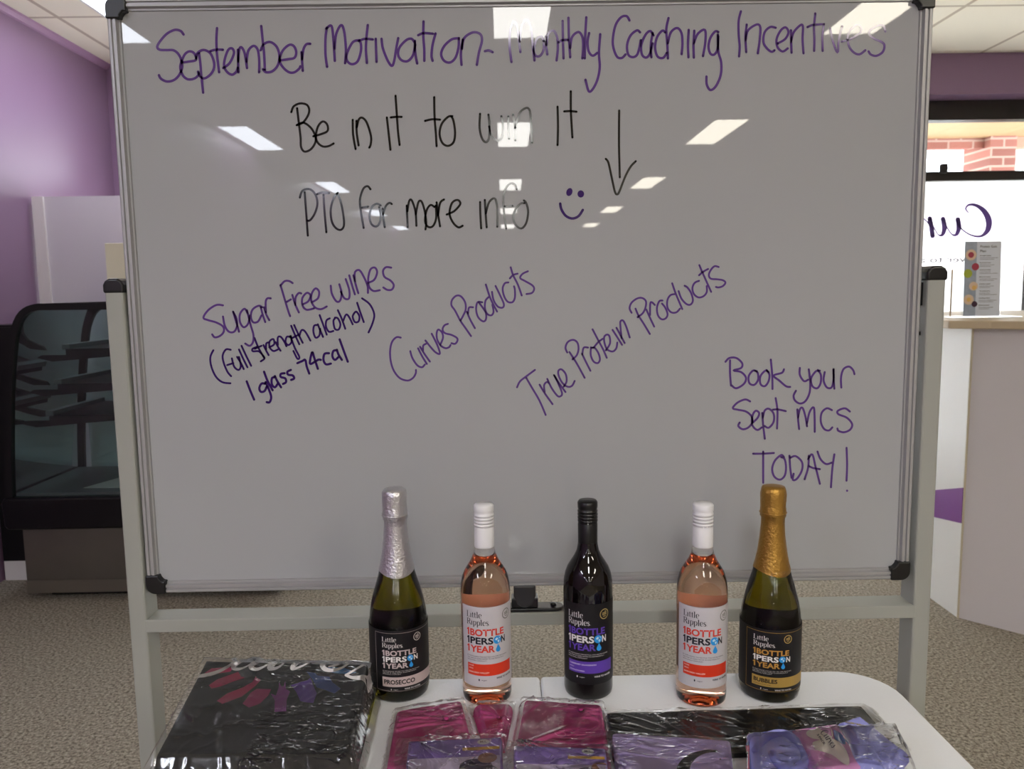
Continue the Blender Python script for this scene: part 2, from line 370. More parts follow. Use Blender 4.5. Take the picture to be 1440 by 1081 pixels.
# ---- outside the window
struct(MB().box((-14, 5.62, -.15), (20, 40, -.05)), 'ground', pm('pavement', (205, 200, 192), 0.9, var=(4, .1)))
pc = at(1390, 194, 1, 7.9)
zs = pc.z
cano = thing('shop_canopy', 'cream veranda soffit on a brick pillar outside the shop window', 'canopy', (3, 8, 0))
MB().box((-6, 5.62, zs), (12, 8.4, zs + .12)).build('soffit', pm('soffit_paint', (176, 146, 108), 0.7), cano)
b0 = at(1320, 197, 1, 7.9); b1 = at(1320, 209, 1, 7.9)
p0 = at(1392, 220, 1, 7.8).x; p1 = at(1429, 220, 1, 7.8).x
M_BRICK = brick_mat()
MB().box((-6, 7.9, b1.z), (p0 + .1, 8.0, zs)).build('beam', M_BRICK, cano)
MB().box((p0, 7.8, -.05), (p1, 8.25, zs)).build('pillar', M_BRICK, cano)
MB().box((p1, 7.86, zs - .1), (12, 8.0, zs)).build('fascia', pm('fascia_paint', (190, 140, 120), 0.7), cano)
def shrub(cx, cy, cz, r, n):
    mb = MB()
    for k in range(n):
        d = Vector((random.gauss(0, 1), random.gauss(0, 1), random.gauss(0, 1))).normalized() * r * random.uniform(.4, 1)
        p = Vector((cx, cy, cz)) + Vector((d.x * .7, d.y * .7, d.z))
        a = Vector((random.uniform(-1, 1), random.uniform(-1, 1), random.uniform(-1, 1))).normalized() * .09
        b = a.cross(Vector((random.uniform(-1, 1), .3, random.uniform(-1, 1)))).normalized() * .035
        mb.add([p - a, p + b, p + a, p - b], [(0, 1, 2, 3)])
    return mb
sp = at(1436, 228, 1, 9.6)
t = thing('shrub', 'green leafy shrub beyond the brick pillar outside the window', 'shrub', (sp.x + .3, 9.6, -.05))
shrub(sp.x + .3, 9.6, 1.35, 1.25, 1500).build('foliage', pm('leaf_green', (110, 140, 70), 0.6), t, fix=False)
MB().tube([(sp.x + .3, 9.6, -.05), (sp.x + .32, 9.6, 1.3)], .05).build('stem', pm('bark', (90, 74, 60), 0.9), t)

# ------------------------------------------------------------------ ceiling troffers
M_TROF = pm('troffer_frame', (225, 225, 222), 0.5)
rows = [4.65, -.85, -4.4, -8.0, -11.7, -15.3]
cols = [(-2.36, (238, 244, 255), 'left'), (.12, (252, 250, 244), 'middle'), (2.03, (255, 247, 228), 'right')]
place = ['nearest the window wall', 'just behind the camera', 'in the second row behind the camera', 'in the third row behind the camera', 'in the fourth row behind the camera', 'at the back of the room']
for cx, rgb, cn in cols:
    me = emit_mat('diffuser_' + cn, rgb, LAMP)
    proto = None
    for k, y in enumerate(rows):
        if k == 0 and cn != 'left': continue
        x = cx + (.46 if (k == 0) else .2 if (k == 1 and cn == 'left') else 0)
        lab = 'long recessed fluorescent ceiling light, %s row, %s' % (cn, place[k])
        if proto is None:
            t = thing('ceiling_light', lab, 'ceiling light', (x, y - .6, ZC), 'ceiling lights')
            f = MB()
            for a, b in (((-.165, -.615), (.165, -.6)), ((-.165, .6), (.165, .615)), ((-.165, -.6), (-.15, .6)), ((.15, -.6), (.165, .6))):
                f.box((x + a[0], y - .6 + a[1], ZC - .012), (x + b[0], y - .6 + b[1], ZC))
            f.build('light_frame', M_TROF, t)
            MB().box((x - .15, y - 1.2, ZC - .006), (x + .15, y, ZC - .001)).build('diffuser', me if k else emit_mat('diffuser_front', rgb, 5.0), t)
            if k: proto = t
        else:
            c = copy_tree(proto); c.location = (x, y - .6, ZC); c['label'] = lab

# ------------------------------------------------------------------ whiteboard on its stand
D = 1.40
wb = thing('whiteboard', 'large whiteboard on a grey metal stand covered in purple and black handwriting', 'whiteboard', (.04, 1.41, 0))
X0, X1, Z0, Z1 = -.648, .725, .859, 1.878
FW = .021
panel = MB().box((X0 + FW - .004, D, Z0 + FW - .004), (X1 - FW + .004, D + .018, Z1 - FW + .004)).build('panel', M_BOARD, wb)
prof = [(0, .004), (0, .020), (.002, .022), (.006, .022), (.007, .019), (.009, .019), (.010, .022), (.014, .022), (.0155, .015), (.0185, .015), (.021, .008), (.021, -.004), (0, -.004)]
# profile: (distance from the outer edge, how far it stands in front of y = D+.012)
def bar(a, b, inward):
    """frame rail from a to b; inward = unit vector pointing to the board's middle"""
    mb = MB(); a, b, n = Vector(a), Vector(b), Vector(inward)
    m = lambda o, p: o + n * p[0] + Vector((0, -p[1] + .012, 0))
    return mb.prism(prof, lambda p: m(a, p), lambda p: m(b, p))
E_ = .030
for a, b, n in (((X0 + E_, D, Z0), (X1 - E_, D, Z0), (0, 0, 1)), ((X0 + E_, D, Z1), (X1 - E_, D, Z1), (0, 0, -1)),
                ((X0, D, Z0 + E_), (X0, D, Z1 - E_), (1, 0, 0)), ((X1, D, Z0 + E_), (X1, D, Z1 - E_), (-1, 0, 0))):
    bar(a, b, n).build('frame_rail', M_ALU, wb)
def lcorner(cx, cz, sx, sz):
    R_ = .016; pts = [(.034, 0)]
    for k in range(7):
        a = -PI / 2 - k * PI / 12; pts.append((R_ + R_ * math.cos(a), R_ + R_ * math.sin(a)))
    pts += [(0, .034), (FW + .002, .034), (FW + .002, .03), (FW + .008, FW + .002), (.034, FW + .002)]
    f = lambda y: (lambda p: (cx + sx * p[0], y, cz + sz * p[1]))
    return MB().prism(pts, f(D - .0135), f(D + .022))
for cx, sx in ((X0 - .001, 1), (X1 + .001, -1)):
    for cz, sz in ((Z0 - .001, 1), (Z1 + .001, -1)):
        lcorner(cx, cz, sx, sz).build('corner_cap', M_BLK, wb, bevel=.002)
def post(xa, xb):
    MB().box((xa, 1.385, .075), (xb, 1.435, 1.405)).build('post', M_POST, wb, bevel=.004)
    c = MB(); xm = (xa + xb) / 2; w = xb - xa + .004
    pts = [(-w / 2, 0), (w / 2, 0), (w / 2, .014), (w / 2 - .004, .021), (w / 2 - .011, .025), (-w / 2 + .011, .025), (-w / 2 + .004, .021), (-w / 2, .014)]
    c.prism(pts, lambda p: (xm + p[0], 1.383, 1.395 + p[1]), lambda p: (xm + p[0], 1.437, 1.395 + p[1]))
    c.build('post_cap', M_BLK, wb, bevel=.004, seg=3)
    MB().box((xa - .004, 1.12, .03), (xb + .004, 1.70, .075)).box((xa, 1.13, 0), (xb, 1.19, .03)).box((xa, 1.63, 0), (xb, 1.69, .03)).build('foot', M_POST, wb, bevel=.004)
post(-.683, -.651); post(.733, .765)
for xa, xb in ((-.6515, -.646), (.722, .7335)):
    MB().box((xa, 1.4, 1.352), (xb, 1.415, 1.392)).build('pivot', M_BLK, wb)
    MB().box((xa, 1.402, 1.30), (xb, 1.412, 1.306)).build('pivot_screw', M_BLK, wb)
MB().box((-.655, 1.3845, .787), (.738, 1.436, .811)).build('crossbar', M_POST, wb, bevel=.002)
lk = MB()
pts = [(-.055 + .016 * math.cos(a), .016 * math.sin(a)) for a in [PI / 2 + k * PI / 8 for k in range(9)]] + [(.055 + .016 * math.cos(a), .016 * math.sin(a)) for a in [-PI / 2 + k * PI / 8 for k in range(9)]]
lx = at(738, 850, 1, 1.40).x
lk.prism(pts, lambda p: (lx + p[0], 1.4035 + p[1], .811), lambda p: (lx + p[0], 1.4035 + p[1], .818))
lk.box((lx - .024, 1.390, .818), (lx + .024, 1.418, .836))
lk.lathe([(0, 0), (.006, 0), (.005, .004), (0, .005)], (lx + .052, 1.4035, .818), 16)
lock = lk.build('lock_clamp', M_BLK, wb, bevel=.002)
pts = [(-.022, 0), (.022, 0), (.022, .036), (-.022, .036)] 
mb = MB().prism([(-.020, .028), (-.014, .012), (0, .004), (.014, .012), (.020, .028), (.020, .0485), (-.020, .0485)], lambda p: (lx + p[0], 1.389, .812 + p[1]), lambda p: (lx + p[0], 1.412, .812 + p[1]))
mb.build('latch_tongue', pm('charcoal_plastic', (48, 48, 50), 0.4), lock, bevel=.003)

YI = D - .0006
def on_board(crop):
    """strokes traced in a magnified view of the board -> the board's own plane"""
    ox, oy, k = crop
    def f(x, y):
        p = at(ox + x / k, oy + y / k, 1, D); return (p.x, YI, p.z)
    return f
# each phrase: (crop origin and magnification), stroke width in photo pixels, strokes
WR = []
def phrase(label, mat, *parts): WR.append((label, mat, parts))
A_ = (210, 20, 6.0); B_ = (440, 20, 5.333); C_ = (700, 10, 4.5); D_ = (1010, 10, 5.76); E__ = (400, 120, 4.9136); F_ = (590, 120, 4.5)
G_ = (270, 360, 4.8); H_ = (540, 370, 6.005); I_ = (720, 440, 6.756); J_ = (870, 360, 7.72); K_ = (1010, 490, 5.148)
phrase('purple heading handwriting', M_INK_P,
 (A_, 3.6, [
  [(290,172),(265,142),(215,133),(150,165),(95,225),(68,275),(90,300),(150,303),(205,305),(245,335),(272,390),(278,450),(255,510),(210,555),(150,568),(100,545),(82,515)],
  [(280,408),(335,400),(392,388),(390,350),(370,322),(335,315),(300,340),(275,395),(262,450),(280,510),(315,545),(355,550),(395,535),(420,505)],
  [(420,330),(432,420),(440,520),(455,662)], [(395,375),(410,325),(460,302),(515,330),(545,400),(545,460),(515,510),(465,542),(425,520),(412,485)],
  [(572,118),(567,220),(572,340),(590,490)], [(515,312),(560,300),(622,300)],
  [(625,455),(680,410),(715,330),(700,290),(668,300),(640,370),(632,440),(660,490),(700,510),(735,485),(748,450)],
  [(748,300),(750,400),(752,490)], [(750,400),(760,300),(778,280),(805,330),(825,455)], [(822,400),(835,310),(880,268),(915,300),(928,390),(927,490)],
  [(945,100),(955,200),(970,350),(975,470)], [(940,305),(965,255),(1020,235),(1075,275),(1098,350),(1085,430),(1040,480),(985,490),(960,465)],
  [(1105,390),(1170,380),(1225,368),(1240,320),(1220,270),(1180,260),(1125,310),(1100,390),(1130,450),(1180,490),(1225,490),(1265,460),(1275,440)],
  [(1295,478),(1290,400),(1285,320)], [(1290,380),(1300,300),(1325,255),(1358,250)]]),
 (B_, 3.6, [
  [(107,395),(95,300),(95,180),(105,100)], [(100,110),(135,85),(150,140),(165,350)], [(163,260),(175,150),(212,82),(235,130),(248,260),(242,368)],
  [(350,195),(300,210),(258,290),(255,345),(290,375),(335,355),(360,280),(360,220),(345,200)],
  [(412,82),(402,180),(398,270),(405,365)], [(350,200),(390,185),(450,190)], [(472,185),(475,280),(478,358)],
  [(515,185),(525,255),(560,345),(592,388),(610,350),(625,260),(640,180)],
  [(765,215),(740,185),(700,195),(650,250),(640,305),(665,345),(710,352),(750,310),(768,230)], [(765,200),(768,290),(782,370)],
  [(830,55),(828,160),(835,260),(836,350)], [(790,158),(830,143),(900,147)], [(920,145),(898,230),(890,310),(898,350)],
  [(1095,180),(1040,190),(985,240),(962,300),(985,350),(1030,362),(1070,325),(1092,250),(1095,185)],
  [(1115,380),(1110,290),(1125,190)], [(1118,260),(1135,180),(1200,137),(1255,150),(1268,200),(1245,290),(1230,380)], [(1290,278),(1318,272),(1348,285)]]),
 (C_, 3.5, [
  [(87,348),(75,250),(80,140),(102,92),(125,140),(143,285)], [(138,220),(150,120),(183,82),(210,130),(220,230),(232,338)],
  [(290,215),(275,187),(245,205),(228,270),(240,308),(268,308),(290,270),(292,215)],
  [(313,300),(305,240),(305,185)], [(308,240),(320,170),(352,150),(375,190),(380,260),(372,338)],
  [(410,88),(412,200),(416,325)], [(382,225),(410,210),(445,208)], [(447,68),(450,190),(458,318)], [(458,260),(470,190),(510,158),(535,190),(540,250),(535,325)],
  [(560,65),(553,190),(550,325)], [(578,165),(568,220),(575,280),(600,308),(630,290)], [(648,172),(640,290),(645,380),(630,460),(600,520),(575,532),(555,460)],
  [(833,85),(815,58),(780,65),(745,115),(728,200),(732,260),(755,315),(785,322),(808,300)],
  [(900,160),(880,148),(840,180),(818,240),(825,300),(855,317),(885,295),(905,210)],
  [(985,180),(965,152),(935,175),(908,240),(912,300),(938,320),(962,295),(980,230)], [(980,165),(968,240),(972,318)],
  [(1060,160),(1040,150),(1008,190),(995,255),(1010,312),(1045,322),(1070,290)], [(1080,70),(1066,140),(1072,230),(1076,325)], [(1075,230),(1095,160),(1135,133),(1162,165),(1168,230),(1163,298)],
  [(1208,145),(1203,230),(1206,318)], [(1243,150),(1238,240),(1240,320)], [(1240,230),(1265,170),(1310,145),(1313,220),(1298,310)],
  [(1395,158),(1375,155),(1345,195),(1333,250),(1345,295),(1370,300),(1390,265),(1395,185)], [(1392,175),(1395,280),(1413,350),(1410,430),(1380,500),(1345,525),(1322,490),(1320,440)]]),
 (D_, 3.3, [
  [(183,35),(165,110),(165,220),(173,320),(168,400)], [(230,142),(220,240),(226,365)], [(222,270),(240,190),(310,142),(340,165),(335,270),(320,375)],
  [(465,168),(420,162),(375,205),(365,280),(390,330),(430,362),(455,350)], [(480,295),(540,260),(568,205),(545,165),(505,190),(472,260),(480,325),(520,360),(562,335)],
  [(588,188),(590,280),(593,370)], [(590,280),(610,205),(665,147),(685,160),(682,260),(690,375)], [(785,52),(775,160),(778,260),(776,355)], [(722,162),(770,145),(855,138)],
  [(855,138),(843,240),(845,355)], [(905,172),(925,270),(965,368),(975,270),(1003,155)],
  [(998,280),(1060,262),(1140,215),(1158,175),(1130,145),(1080,175),(1048,240),(1060,320),(1100,370),(1145,382),(1190,350)],
  [(1353,198),(1335,152),(1290,152),(1235,185),(1222,220),(1260,255),(1325,285),(1345,315),(1330,365),(1280,395),(1235,385),(1217,360)]]))
phrase('black handwriting inviting people to take part', M_INK_K,
 (E__, 3.1, [
  [(88,158),(100,260),(112,360),(115,425),(140,458),(185,440),(215,390),(210,340),(180,290),(130,258),(85,275)], [(48,185),(65,145),(110,125),(155,135),(172,170),(160,215),(125,260),(85,275)],
  [(200,352),(250,338),(298,315),(295,270),(265,250),(232,285),(218,350),(230,395),(265,422),(305,420),(340,402)],
  [(472,238),(475,340),(492,440)], [(498,245),(500,330),(513,415)], [(500,290),(515,235),(540,225),(570,260),(598,350),(597,405),(587,430)],
  [(708,222),(720,330),(733,445)], [(768,72),(778,220),(785,320),(796,412)], [(735,222),(770,218),(810,218)]]),
 (F_, 3.1, [
  [(93,75),(95,200),(103,300),(108,385)], [(35,225),(80,215),(130,217)], [(208,195),(180,200),(140,245),(127,310),(145,365),(180,383),(215,360),(225,300),(215,225),(200,195)],
  [(383,180),(380,270),(395,335),(420,360),(440,330),(443,250),(436,185)], [(440,260),(455,320),(490,348),(520,330),(528,260),(518,195)], [(562,195),(562,270),(566,340)],
  [(592,185),(602,260),(605,350)], [(605,270),(630,180),(670,145),(695,155),(705,220),(708,290),(711,365)], [(873,135),(876,260),(873,378)],
  [(957,38),(957,150),(962,250),(967,330)], [(915,165),(950,163),(993,167)]]))
phrase('black downward arrow', M_INK_K, (F_, 3.0, [[(1263,160),(1262,380),(1267,582)], [(1178,465),(1195,490),(1215,580),(1235,670),(1250,690),(1265,670),(1300,580),(1335,515),(1368,480)]]))
phrase('black handwriting pointing to more information', M_INK_K,
 (E__, 3.0, [
  [(140,738),(150,870),(162,1038)], [(107,775),(125,728),(175,718),(215,755),(228,820),(210,885),(180,930),(160,935)], [(225,752),(260,740),(310,745)], [(270,755),(278,880),(290,1015)],
  [(370,742),(340,780),(320,860),(328,940),(355,985),(390,998),(412,965),(405,880),(385,790),(362,748)],
  [(595,718),(575,697),(545,715),(522,790),(530,880),(548,985)], [(535,845),(580,838)], [(665,830),(640,818),(605,840),(588,900),(600,955),(630,975),(655,955),(665,900),(655,840)],
  [(678,850),(682,900),(693,980)], [(682,890),(700,835),(725,812),(742,820)], [(845,830),(852,980)], [(850,870),(862,800),(880,795),(905,870),(912,970)], [(908,890),(925,810),(945,800),(965,850),(980,940),(975,995)]]),
 (F_, 3.0, [
  [(95,770),(70,757),(45,790),(35,860),(55,895),(85,890),(105,840),(103,760)], [(108,740),(118,820),(130,892)], [(118,820),(130,745),(155,722)],
  [(172,817),(220,795),(258,750),(240,725),(205,745),(190,810),(210,865),(245,898),(273,888)], [(383,738),(385,820),(390,905)], [(413,725),(418,810),(425,898)],
  [(420,810),(440,740),(475,715),(490,760),(493,830),(492,895)], [(615,660),(603,628),(575,622),(545,655),(530,720),(535,810),(548,908)], [(538,765),(590,762)],
  [(665,745),(640,748),(610,780),(592,835),(610,885),(645,905),(675,870),(687,800),(675,745),(660,728)]]))
phrase('purple smiley face', M_INK_D, (F_, 3.6, [[(890,748),(898,785),(925,825),(965,842),(1005,828),(1033,788)], ('dot', 948, 675, 19, 26, .35), ('dot', 1020, 687, 21, 23, 0)]))
phrase('purple handwriting about wine, left', M_INK_P,
 (G_, 2.9, [
  [(210,332),(165,330),(110,365),(78,415),(110,432),(165,448),(210,475),(215,510),(190,538),(155,548),(137,528)],
  [(210,408),(222,470),(250,510),(285,510),(305,470),(300,420),(278,375)], [(278,375),(298,440),(318,510)],
  [(375,385),(355,355),(325,390),(325,445),(350,480),(380,455),(390,400)], [(372,365),(395,460),(415,530),(412,580),(390,605),(360,590)],
  [(475,345),(450,335),(410,360),(398,405),(412,445),(445,442),(470,400)], [(465,345),(478,395),(495,445)], [(487,345),(500,390),(522,432)], [(500,380),(498,310),(510,285),(532,285)],
  [(598,195),(620,270),(650,370),(663,405)], [(598,200),(625,170),(655,168),(680,182)], [(638,310),(668,292)], [(678,262),(695,320),(722,380)], [(698,330),(700,280),(720,250),(738,252)],
  [(748,325),(785,305),(800,265),(775,248),(745,285),(748,335),(775,362),(825,352)], [(808,312),(850,285),(858,240),(835,218),(810,250),(805,300),(830,345),(870,358),(910,340)],
  [(937,200),(945,255),(975,305),(1000,300),(1010,250),(995,190)], [(1005,240),(1030,285),(1060,285),(1062,230),(1038,155)], [(1062,130),(1080,195),(1100,258)],
  [(1090,130),(1105,190),(1123,250)], [(1100,170),(1100,110),(1130,95),(1160,140),(1185,200),(1188,248)],
  [(1188,180),(1230,160),(1250,110),(1235,78),(1205,90),(1190,150),(1195,205),(1225,235),(1268,230)], [(1345,78),(1310,75),(1290,100),(1300,140),(1340,165),(1362,195),(1350,225),(1320,228),(1292,212)]]))
phrase('dark purple bracketed handwriting about alcohol and calories', M_INK_D,
 (G_, 2.8, [
  [(145,635),(125,680),(130,740),(160,810),(205,850),(260,858)], [(262,632),(230,630),(208,670),(215,720),(240,780),(265,810)], [(238,735),(280,722)],
  [(270,690),(285,745),(315,768),(330,740),(318,680)], [(305,680),(330,720),(350,762)], [(318,630),(345,690),(375,750)], [(335,605),(365,670),(400,740)],
  [(445,610),(410,625),(412,642),(450,642),(475,665),(490,690),(465,710)], [(422,552),(450,620),(490,690)], [(425,625),(470,605)], [(483,600),(500,635),(518,668)], [(500,630),(502,590),(520,582)],
  [(522,615),(555,595),(550,560),(525,575),(525,615),(550,640),(580,630)], [(565,580),(580,610),(598,638)], [(580,600),(580,550),(600,545),(625,580),(638,608)],
  [(660,545),(640,545),(632,580),(650,600),(672,580),(668,540)], [(665,540),(695,620),(725,680),(712,692),(685,640)], [(670,470),(695,530),(725,595)], [(672,555),(720,530)],
  [(690,465),(715,520),(748,585)], [(725,540),(740,500),(765,510),(800,570)], [(850,465),(825,470),(820,510),(835,550),(860,535),(865,490)], [(850,460),(865,500),(885,545)],
  [(862,398),(885,460),(910,530)], [(930,420),(908,435),(905,475),(925,510),(955,505)], [(965,420),(955,440),(965,490),(990,495),(1002,460),(985,420),(965,415)],
  [(985,365),(1010,420),(1035,490)], [(1020,440),(1040,395),(1060,410),(1085,460)], [(1095,385),(1085,410),(1100,445),(1125,440),(1130,405),(1110,375),(1095,385)], [(1115,315),(1135,375),(1160,445)],
  [(1148,285),(1200,325),(1230,390),(1220,450),(1192,515)]]),
 (G_, 3.3, [
  [(370,845),(395,910),(420,968)], [(495,860),(470,860),(455,890),(465,915),(490,910),(505,880)], [(498,850),(520,900),(535,950),(525,985),(505,985)], [(487,780),(510,840),(545,905)],
  [(560,815),(540,825),(540,865),(560,885),(580,860)], [(560,810),(580,850),(602,885)], [(625,790),(600,795),(600,815),(630,825),(635,850),(615,862)], [(668,768),(645,780),(650,800),(680,805),(690,825),(670,835)],
  [(712,722),(745,708),(765,700),(775,745),(792,792)], [(810,650),(800,690),(800,728),(850,700),(870,700)], [(815,650),(830,700),(850,760)], [(925,655),(895,660),(888,700),(905,730),(938,725)],
  [(980,635),(955,640),(948,675),(965,700),(990,680)], [(978,632),(990,665),(1012,700)], [(997,562),(1025,640),(1052,712)]]))
phrase('purple slanting handwriting, middle', M_INK_P,
 (H_, 2.7, [
  [(142,628),(105,625),(68,665),(52,740),(58,830),(85,910),(135,970),(200,990),(245,968),(268,930),(270,900)], [(222,742),(240,800),(280,860),(320,878),(345,855)], [(288,718),(325,790),(362,850)],
  [(305,705),(345,770),(388,830)], [(330,740),(332,695),(355,680)], [(350,652),(400,715),(440,755),(472,762),(450,690),(403,595)],
  [(475,690),(498,630),(490,585),(460,560),(445,590),(450,645),(480,695),(520,717),(550,708),(562,690)], [(540,512),(510,525),(495,560),(515,590),(570,605),(615,630),(620,655),(600,680),(570,675)],
  [(735,615),(690,550),(645,485),(600,400),(570,355),(575,310),(610,275),(650,280),(685,330),(690,390),(670,440),(645,485)], [(700,410),(730,480),(768,548)], [(710,425),(718,375),(752,372)],
  [(830,330),(790,330),(778,390),(795,455),(835,490),(860,475),(860,420),(830,370),(800,330)], [(885,285),(858,315),(852,375),(870,425),(905,440),(925,410),(915,350)], [(860,180),(900,300),(955,408)],
  [(912,242),(925,310),(960,365),(1000,375),(1012,345),(980,270),(942,192)], [(1050,162),(1020,170),(1002,215),(1015,280),(1045,325),(1085,328),(1105,290),(1105,225),(1098,195)],
  [(1070,35),(1090,100),(1130,180),(1163,272)], [(1063,128),(1090,100),(1128,88)], [(1215,68),(1170,90),(1150,125),(1190,150),(1250,185),(1268,215),(1250,250),(1203,260)]]))
phrase('purple slanting handwriting, right of the middle', M_INK_P,
 (I_, 2.7, [
  [(48,705),(75,650),(130,605),(218,540)], [(135,615),(190,710),(260,830),(320,968)], [(262,680),(310,760),(385,865)], [(310,750),(305,685),(330,655),(350,665)],
  [(335,625),(375,710),(430,785),(460,790),(475,760),(440,670),(400,590)], [(400,590),(450,670),(508,750)], [(490,700),(518,650),(510,580),(470,535),(440,550),(445,600),(480,665),(530,700),(570,690),(595,645)],
  [(545,370),(610,470),(690,615)], [(525,375),(508,330),(530,275),(580,255),(620,280),(632,340),(615,400),(575,440)], [(665,385),(700,460),(745,548)], [(668,395),(680,330),(722,328)],
  [(750,325),(748,400),(775,460),(815,475),(835,440),(820,380),(785,330),(760,330)], [(765,155),(820,260),(865,345),(900,425)], [(775,330),(815,280),(860,245)],
  [(890,355),(930,290),(925,220),(900,205),(875,230),(880,290),(905,345),(955,365),(990,335),(1000,280)], [(955,160),(1000,230),(1045,302)], [(992,140),(1030,210),(1070,285)], [(1040,240),(1030,130),(1030,80),(1055,72),(1085,130),(1118,232)]]),
 (J_, 2.7, [
  [(182,570),(215,645),(275,740),(338,845)], [(140,615),(118,565),(140,505),(200,460),(255,455),(295,490),(290,560),(260,620),(205,662)], [(300,580),(335,660),(385,765)], [(340,640),(342,520),(358,500),(392,530)],
  [(475,482),(440,490),(415,560),(425,640),(465,685),(510,675),(530,630),(505,560),(470,515)], [(610,412),(560,425),(528,480),(530,560),(570,610),(625,610),(665,570)], [(580,295),(620,410),(690,575)],
  [(650,380),(680,460),(735,520),(780,525),(805,480),(785,400),(745,340),(715,322)], [(872,268),(825,290),(800,345),(815,410),(865,448),(920,435),(955,390),(955,325)],
  [(875,98),(910,180),(950,270),(1003,388)], [(872,208),(915,170),(970,140)], [(1085,118),(1040,110),(1000,150),(978,205),(1000,245),(1070,252),(1130,262),(1158,288),(1130,325),(1085,340),(1055,335)]]))
phrase('purple handwriting about booking, lower right', M_INK_P,
 (K_, 2.9, [
  [(85,85),(85,180),(92,268)], [(52,95),(80,68),(130,68),(172,105),(165,140),(110,158),(165,170),(200,210),(185,255),(130,287),(95,265)],
  [(280,165),(250,160),(220,200),(225,250),(260,262),(288,225),(285,175),(265,160)], [(365,170),(340,160),(305,200),(305,255),(335,272),(362,240),(370,190),(350,155)],
  [(380,80),(390,190),(392,292)], [(475,150),(460,175),(400,195),(440,230),(490,272),(520,277)], [(590,140),(590,190),(620,235),(650,225)], [(655,150),(665,240),(660,320),(630,380),(590,397),(555,375),(545,340),(562,305)],
  [(735,160),(705,165),(672,215),(680,270),(715,287),(740,250),(742,190),(720,155)], [(770,170),(762,230),(785,280),(820,280),(835,220),(833,150)], [(835,150),(835,220),(840,290)], [(890,282),(888,210),(905,150),(945,130),(975,155),(985,185)],
  [(230,382),(195,368),(140,390),(105,430),(140,442),(200,455),(240,490),(245,535),(215,572),(175,583),(145,560),(155,535)], [(250,535),(285,500),(295,465),(270,450),(248,485),(245,550),(280,588),(315,570)],
  [(318,465),(325,560),(337,652)], [(322,500),(335,450),(365,435),(400,470),(400,530),(365,572),(335,560)], [(415,358),(428,450),(425,578)], [(395,442),(430,440),(488,452)],
  [(572,440),(578,520),(585,582)], [(578,500),(590,440),(610,430),(630,490),(642,562)], [(642,540),(660,460),(690,425),(697,500),(698,602)], [(822,445),(785,432),(748,465),(742,530),(765,580),(800,592),(825,570)],
  [(952,455),(915,432),(865,450),(870,475),(930,500),(968,545),(955,585),(910,605),(870,595),(862,578)],
  [(252,760),(320,760),(402,755)], [(325,745),(325,860),(325,970)], [(475,785),(455,770),(410,810),(390,870),(405,925),(445,948),(480,920),(490,860),(480,800),(455,785)],
  [(515,775),(520,860),(530,935)], [(520,790),(560,778),(605,820),(605,880),(570,940),(540,950),(545,905)], [(625,945),(650,860),(655,775)], [(650,800),(680,765),(705,860),(735,978)], [(655,850),(690,865),(735,872)],
  [(718,745),(740,800),(780,835),(820,825)], [(840,765),(825,870),(815,1003)], [(928,718),(932,840),(928,955)], ('dot', 932, 1028, 8, 8, 0)]))
for label, mat, parts in WR:
    mb = MB()
    for crop, w, strokes in parts:
        f = on_board(crop)
        for st in strokes:
            if st[0] == 'dot': mb.disc(st[1], st[2], st[3], st[4], f, rot=st[5])
            else: mb.ribbon(st, w * crop[2], f)
    mb.build('handwriting', mat, panel, label=label, fix=False)

# ------------------------------------------------------------------ folding table
tb = thing('folding_table', 'white plastic folding table holding the bottles and packets', 'table', (.05, .99, 0))
TX0, TX1, TY0, TY1, TZ, XS_ = -.497, .627, .685, 1.288, .74, .051
M_TAB = pm('white_table_plastic', (240, 243, 248), 0.55, bump=(260, 0.25))
def half(xa, xb, side):
    R_ = .085; pts = []
    def arc(cx, cy, a0):
        for k in range(9): pts.append((cx + R_ * math.cos(a0 + k * PI / 16), cy + R_ * math.sin(a0 + k * PI / 16)))
    if side > 0:
        pts.append((xa, TY0)); arc(xb - R_, TY0 + R_, -PI / 2); arc(xb - R_, TY1 - R_, 0); pts.append((xa, TY1))
    else:
        arc(xa + R_, TY1 - R_, PI / 2); arc(xa + R_, TY0 + R_, PI); pts.append((xb, TY0)); pts.append((xb, TY1))
    MB().prism(pts, lambda p: (p[0], p[1], TZ - .038), lambda p: (p[0], p[1], TZ)).build('tabletop', M_TAB, tb, bevel=.006, seg=3)
half(TX0, XS_ - .0008, -1); half(XS_ + .0008, TX1, 1)
M_LEG = pm('grey_tube', (150, 152, 155), 0.4, 0.3)
for sx in (TX0 + .12, TX1 - .12):
    for sy in (TY0 + .07, TY1 - .07):
        MB().tube([(sx, sy, TZ - .035), (sx, sy, .0)], .0125, 14).build('leg', M_LEG, tb, smooth=True)
    MB().tube([(sx, TY0 + .07, .3), (sx, TY1 - .07, .3)], .01, 12).build('brace', M_LEG, tb, smooth=True)

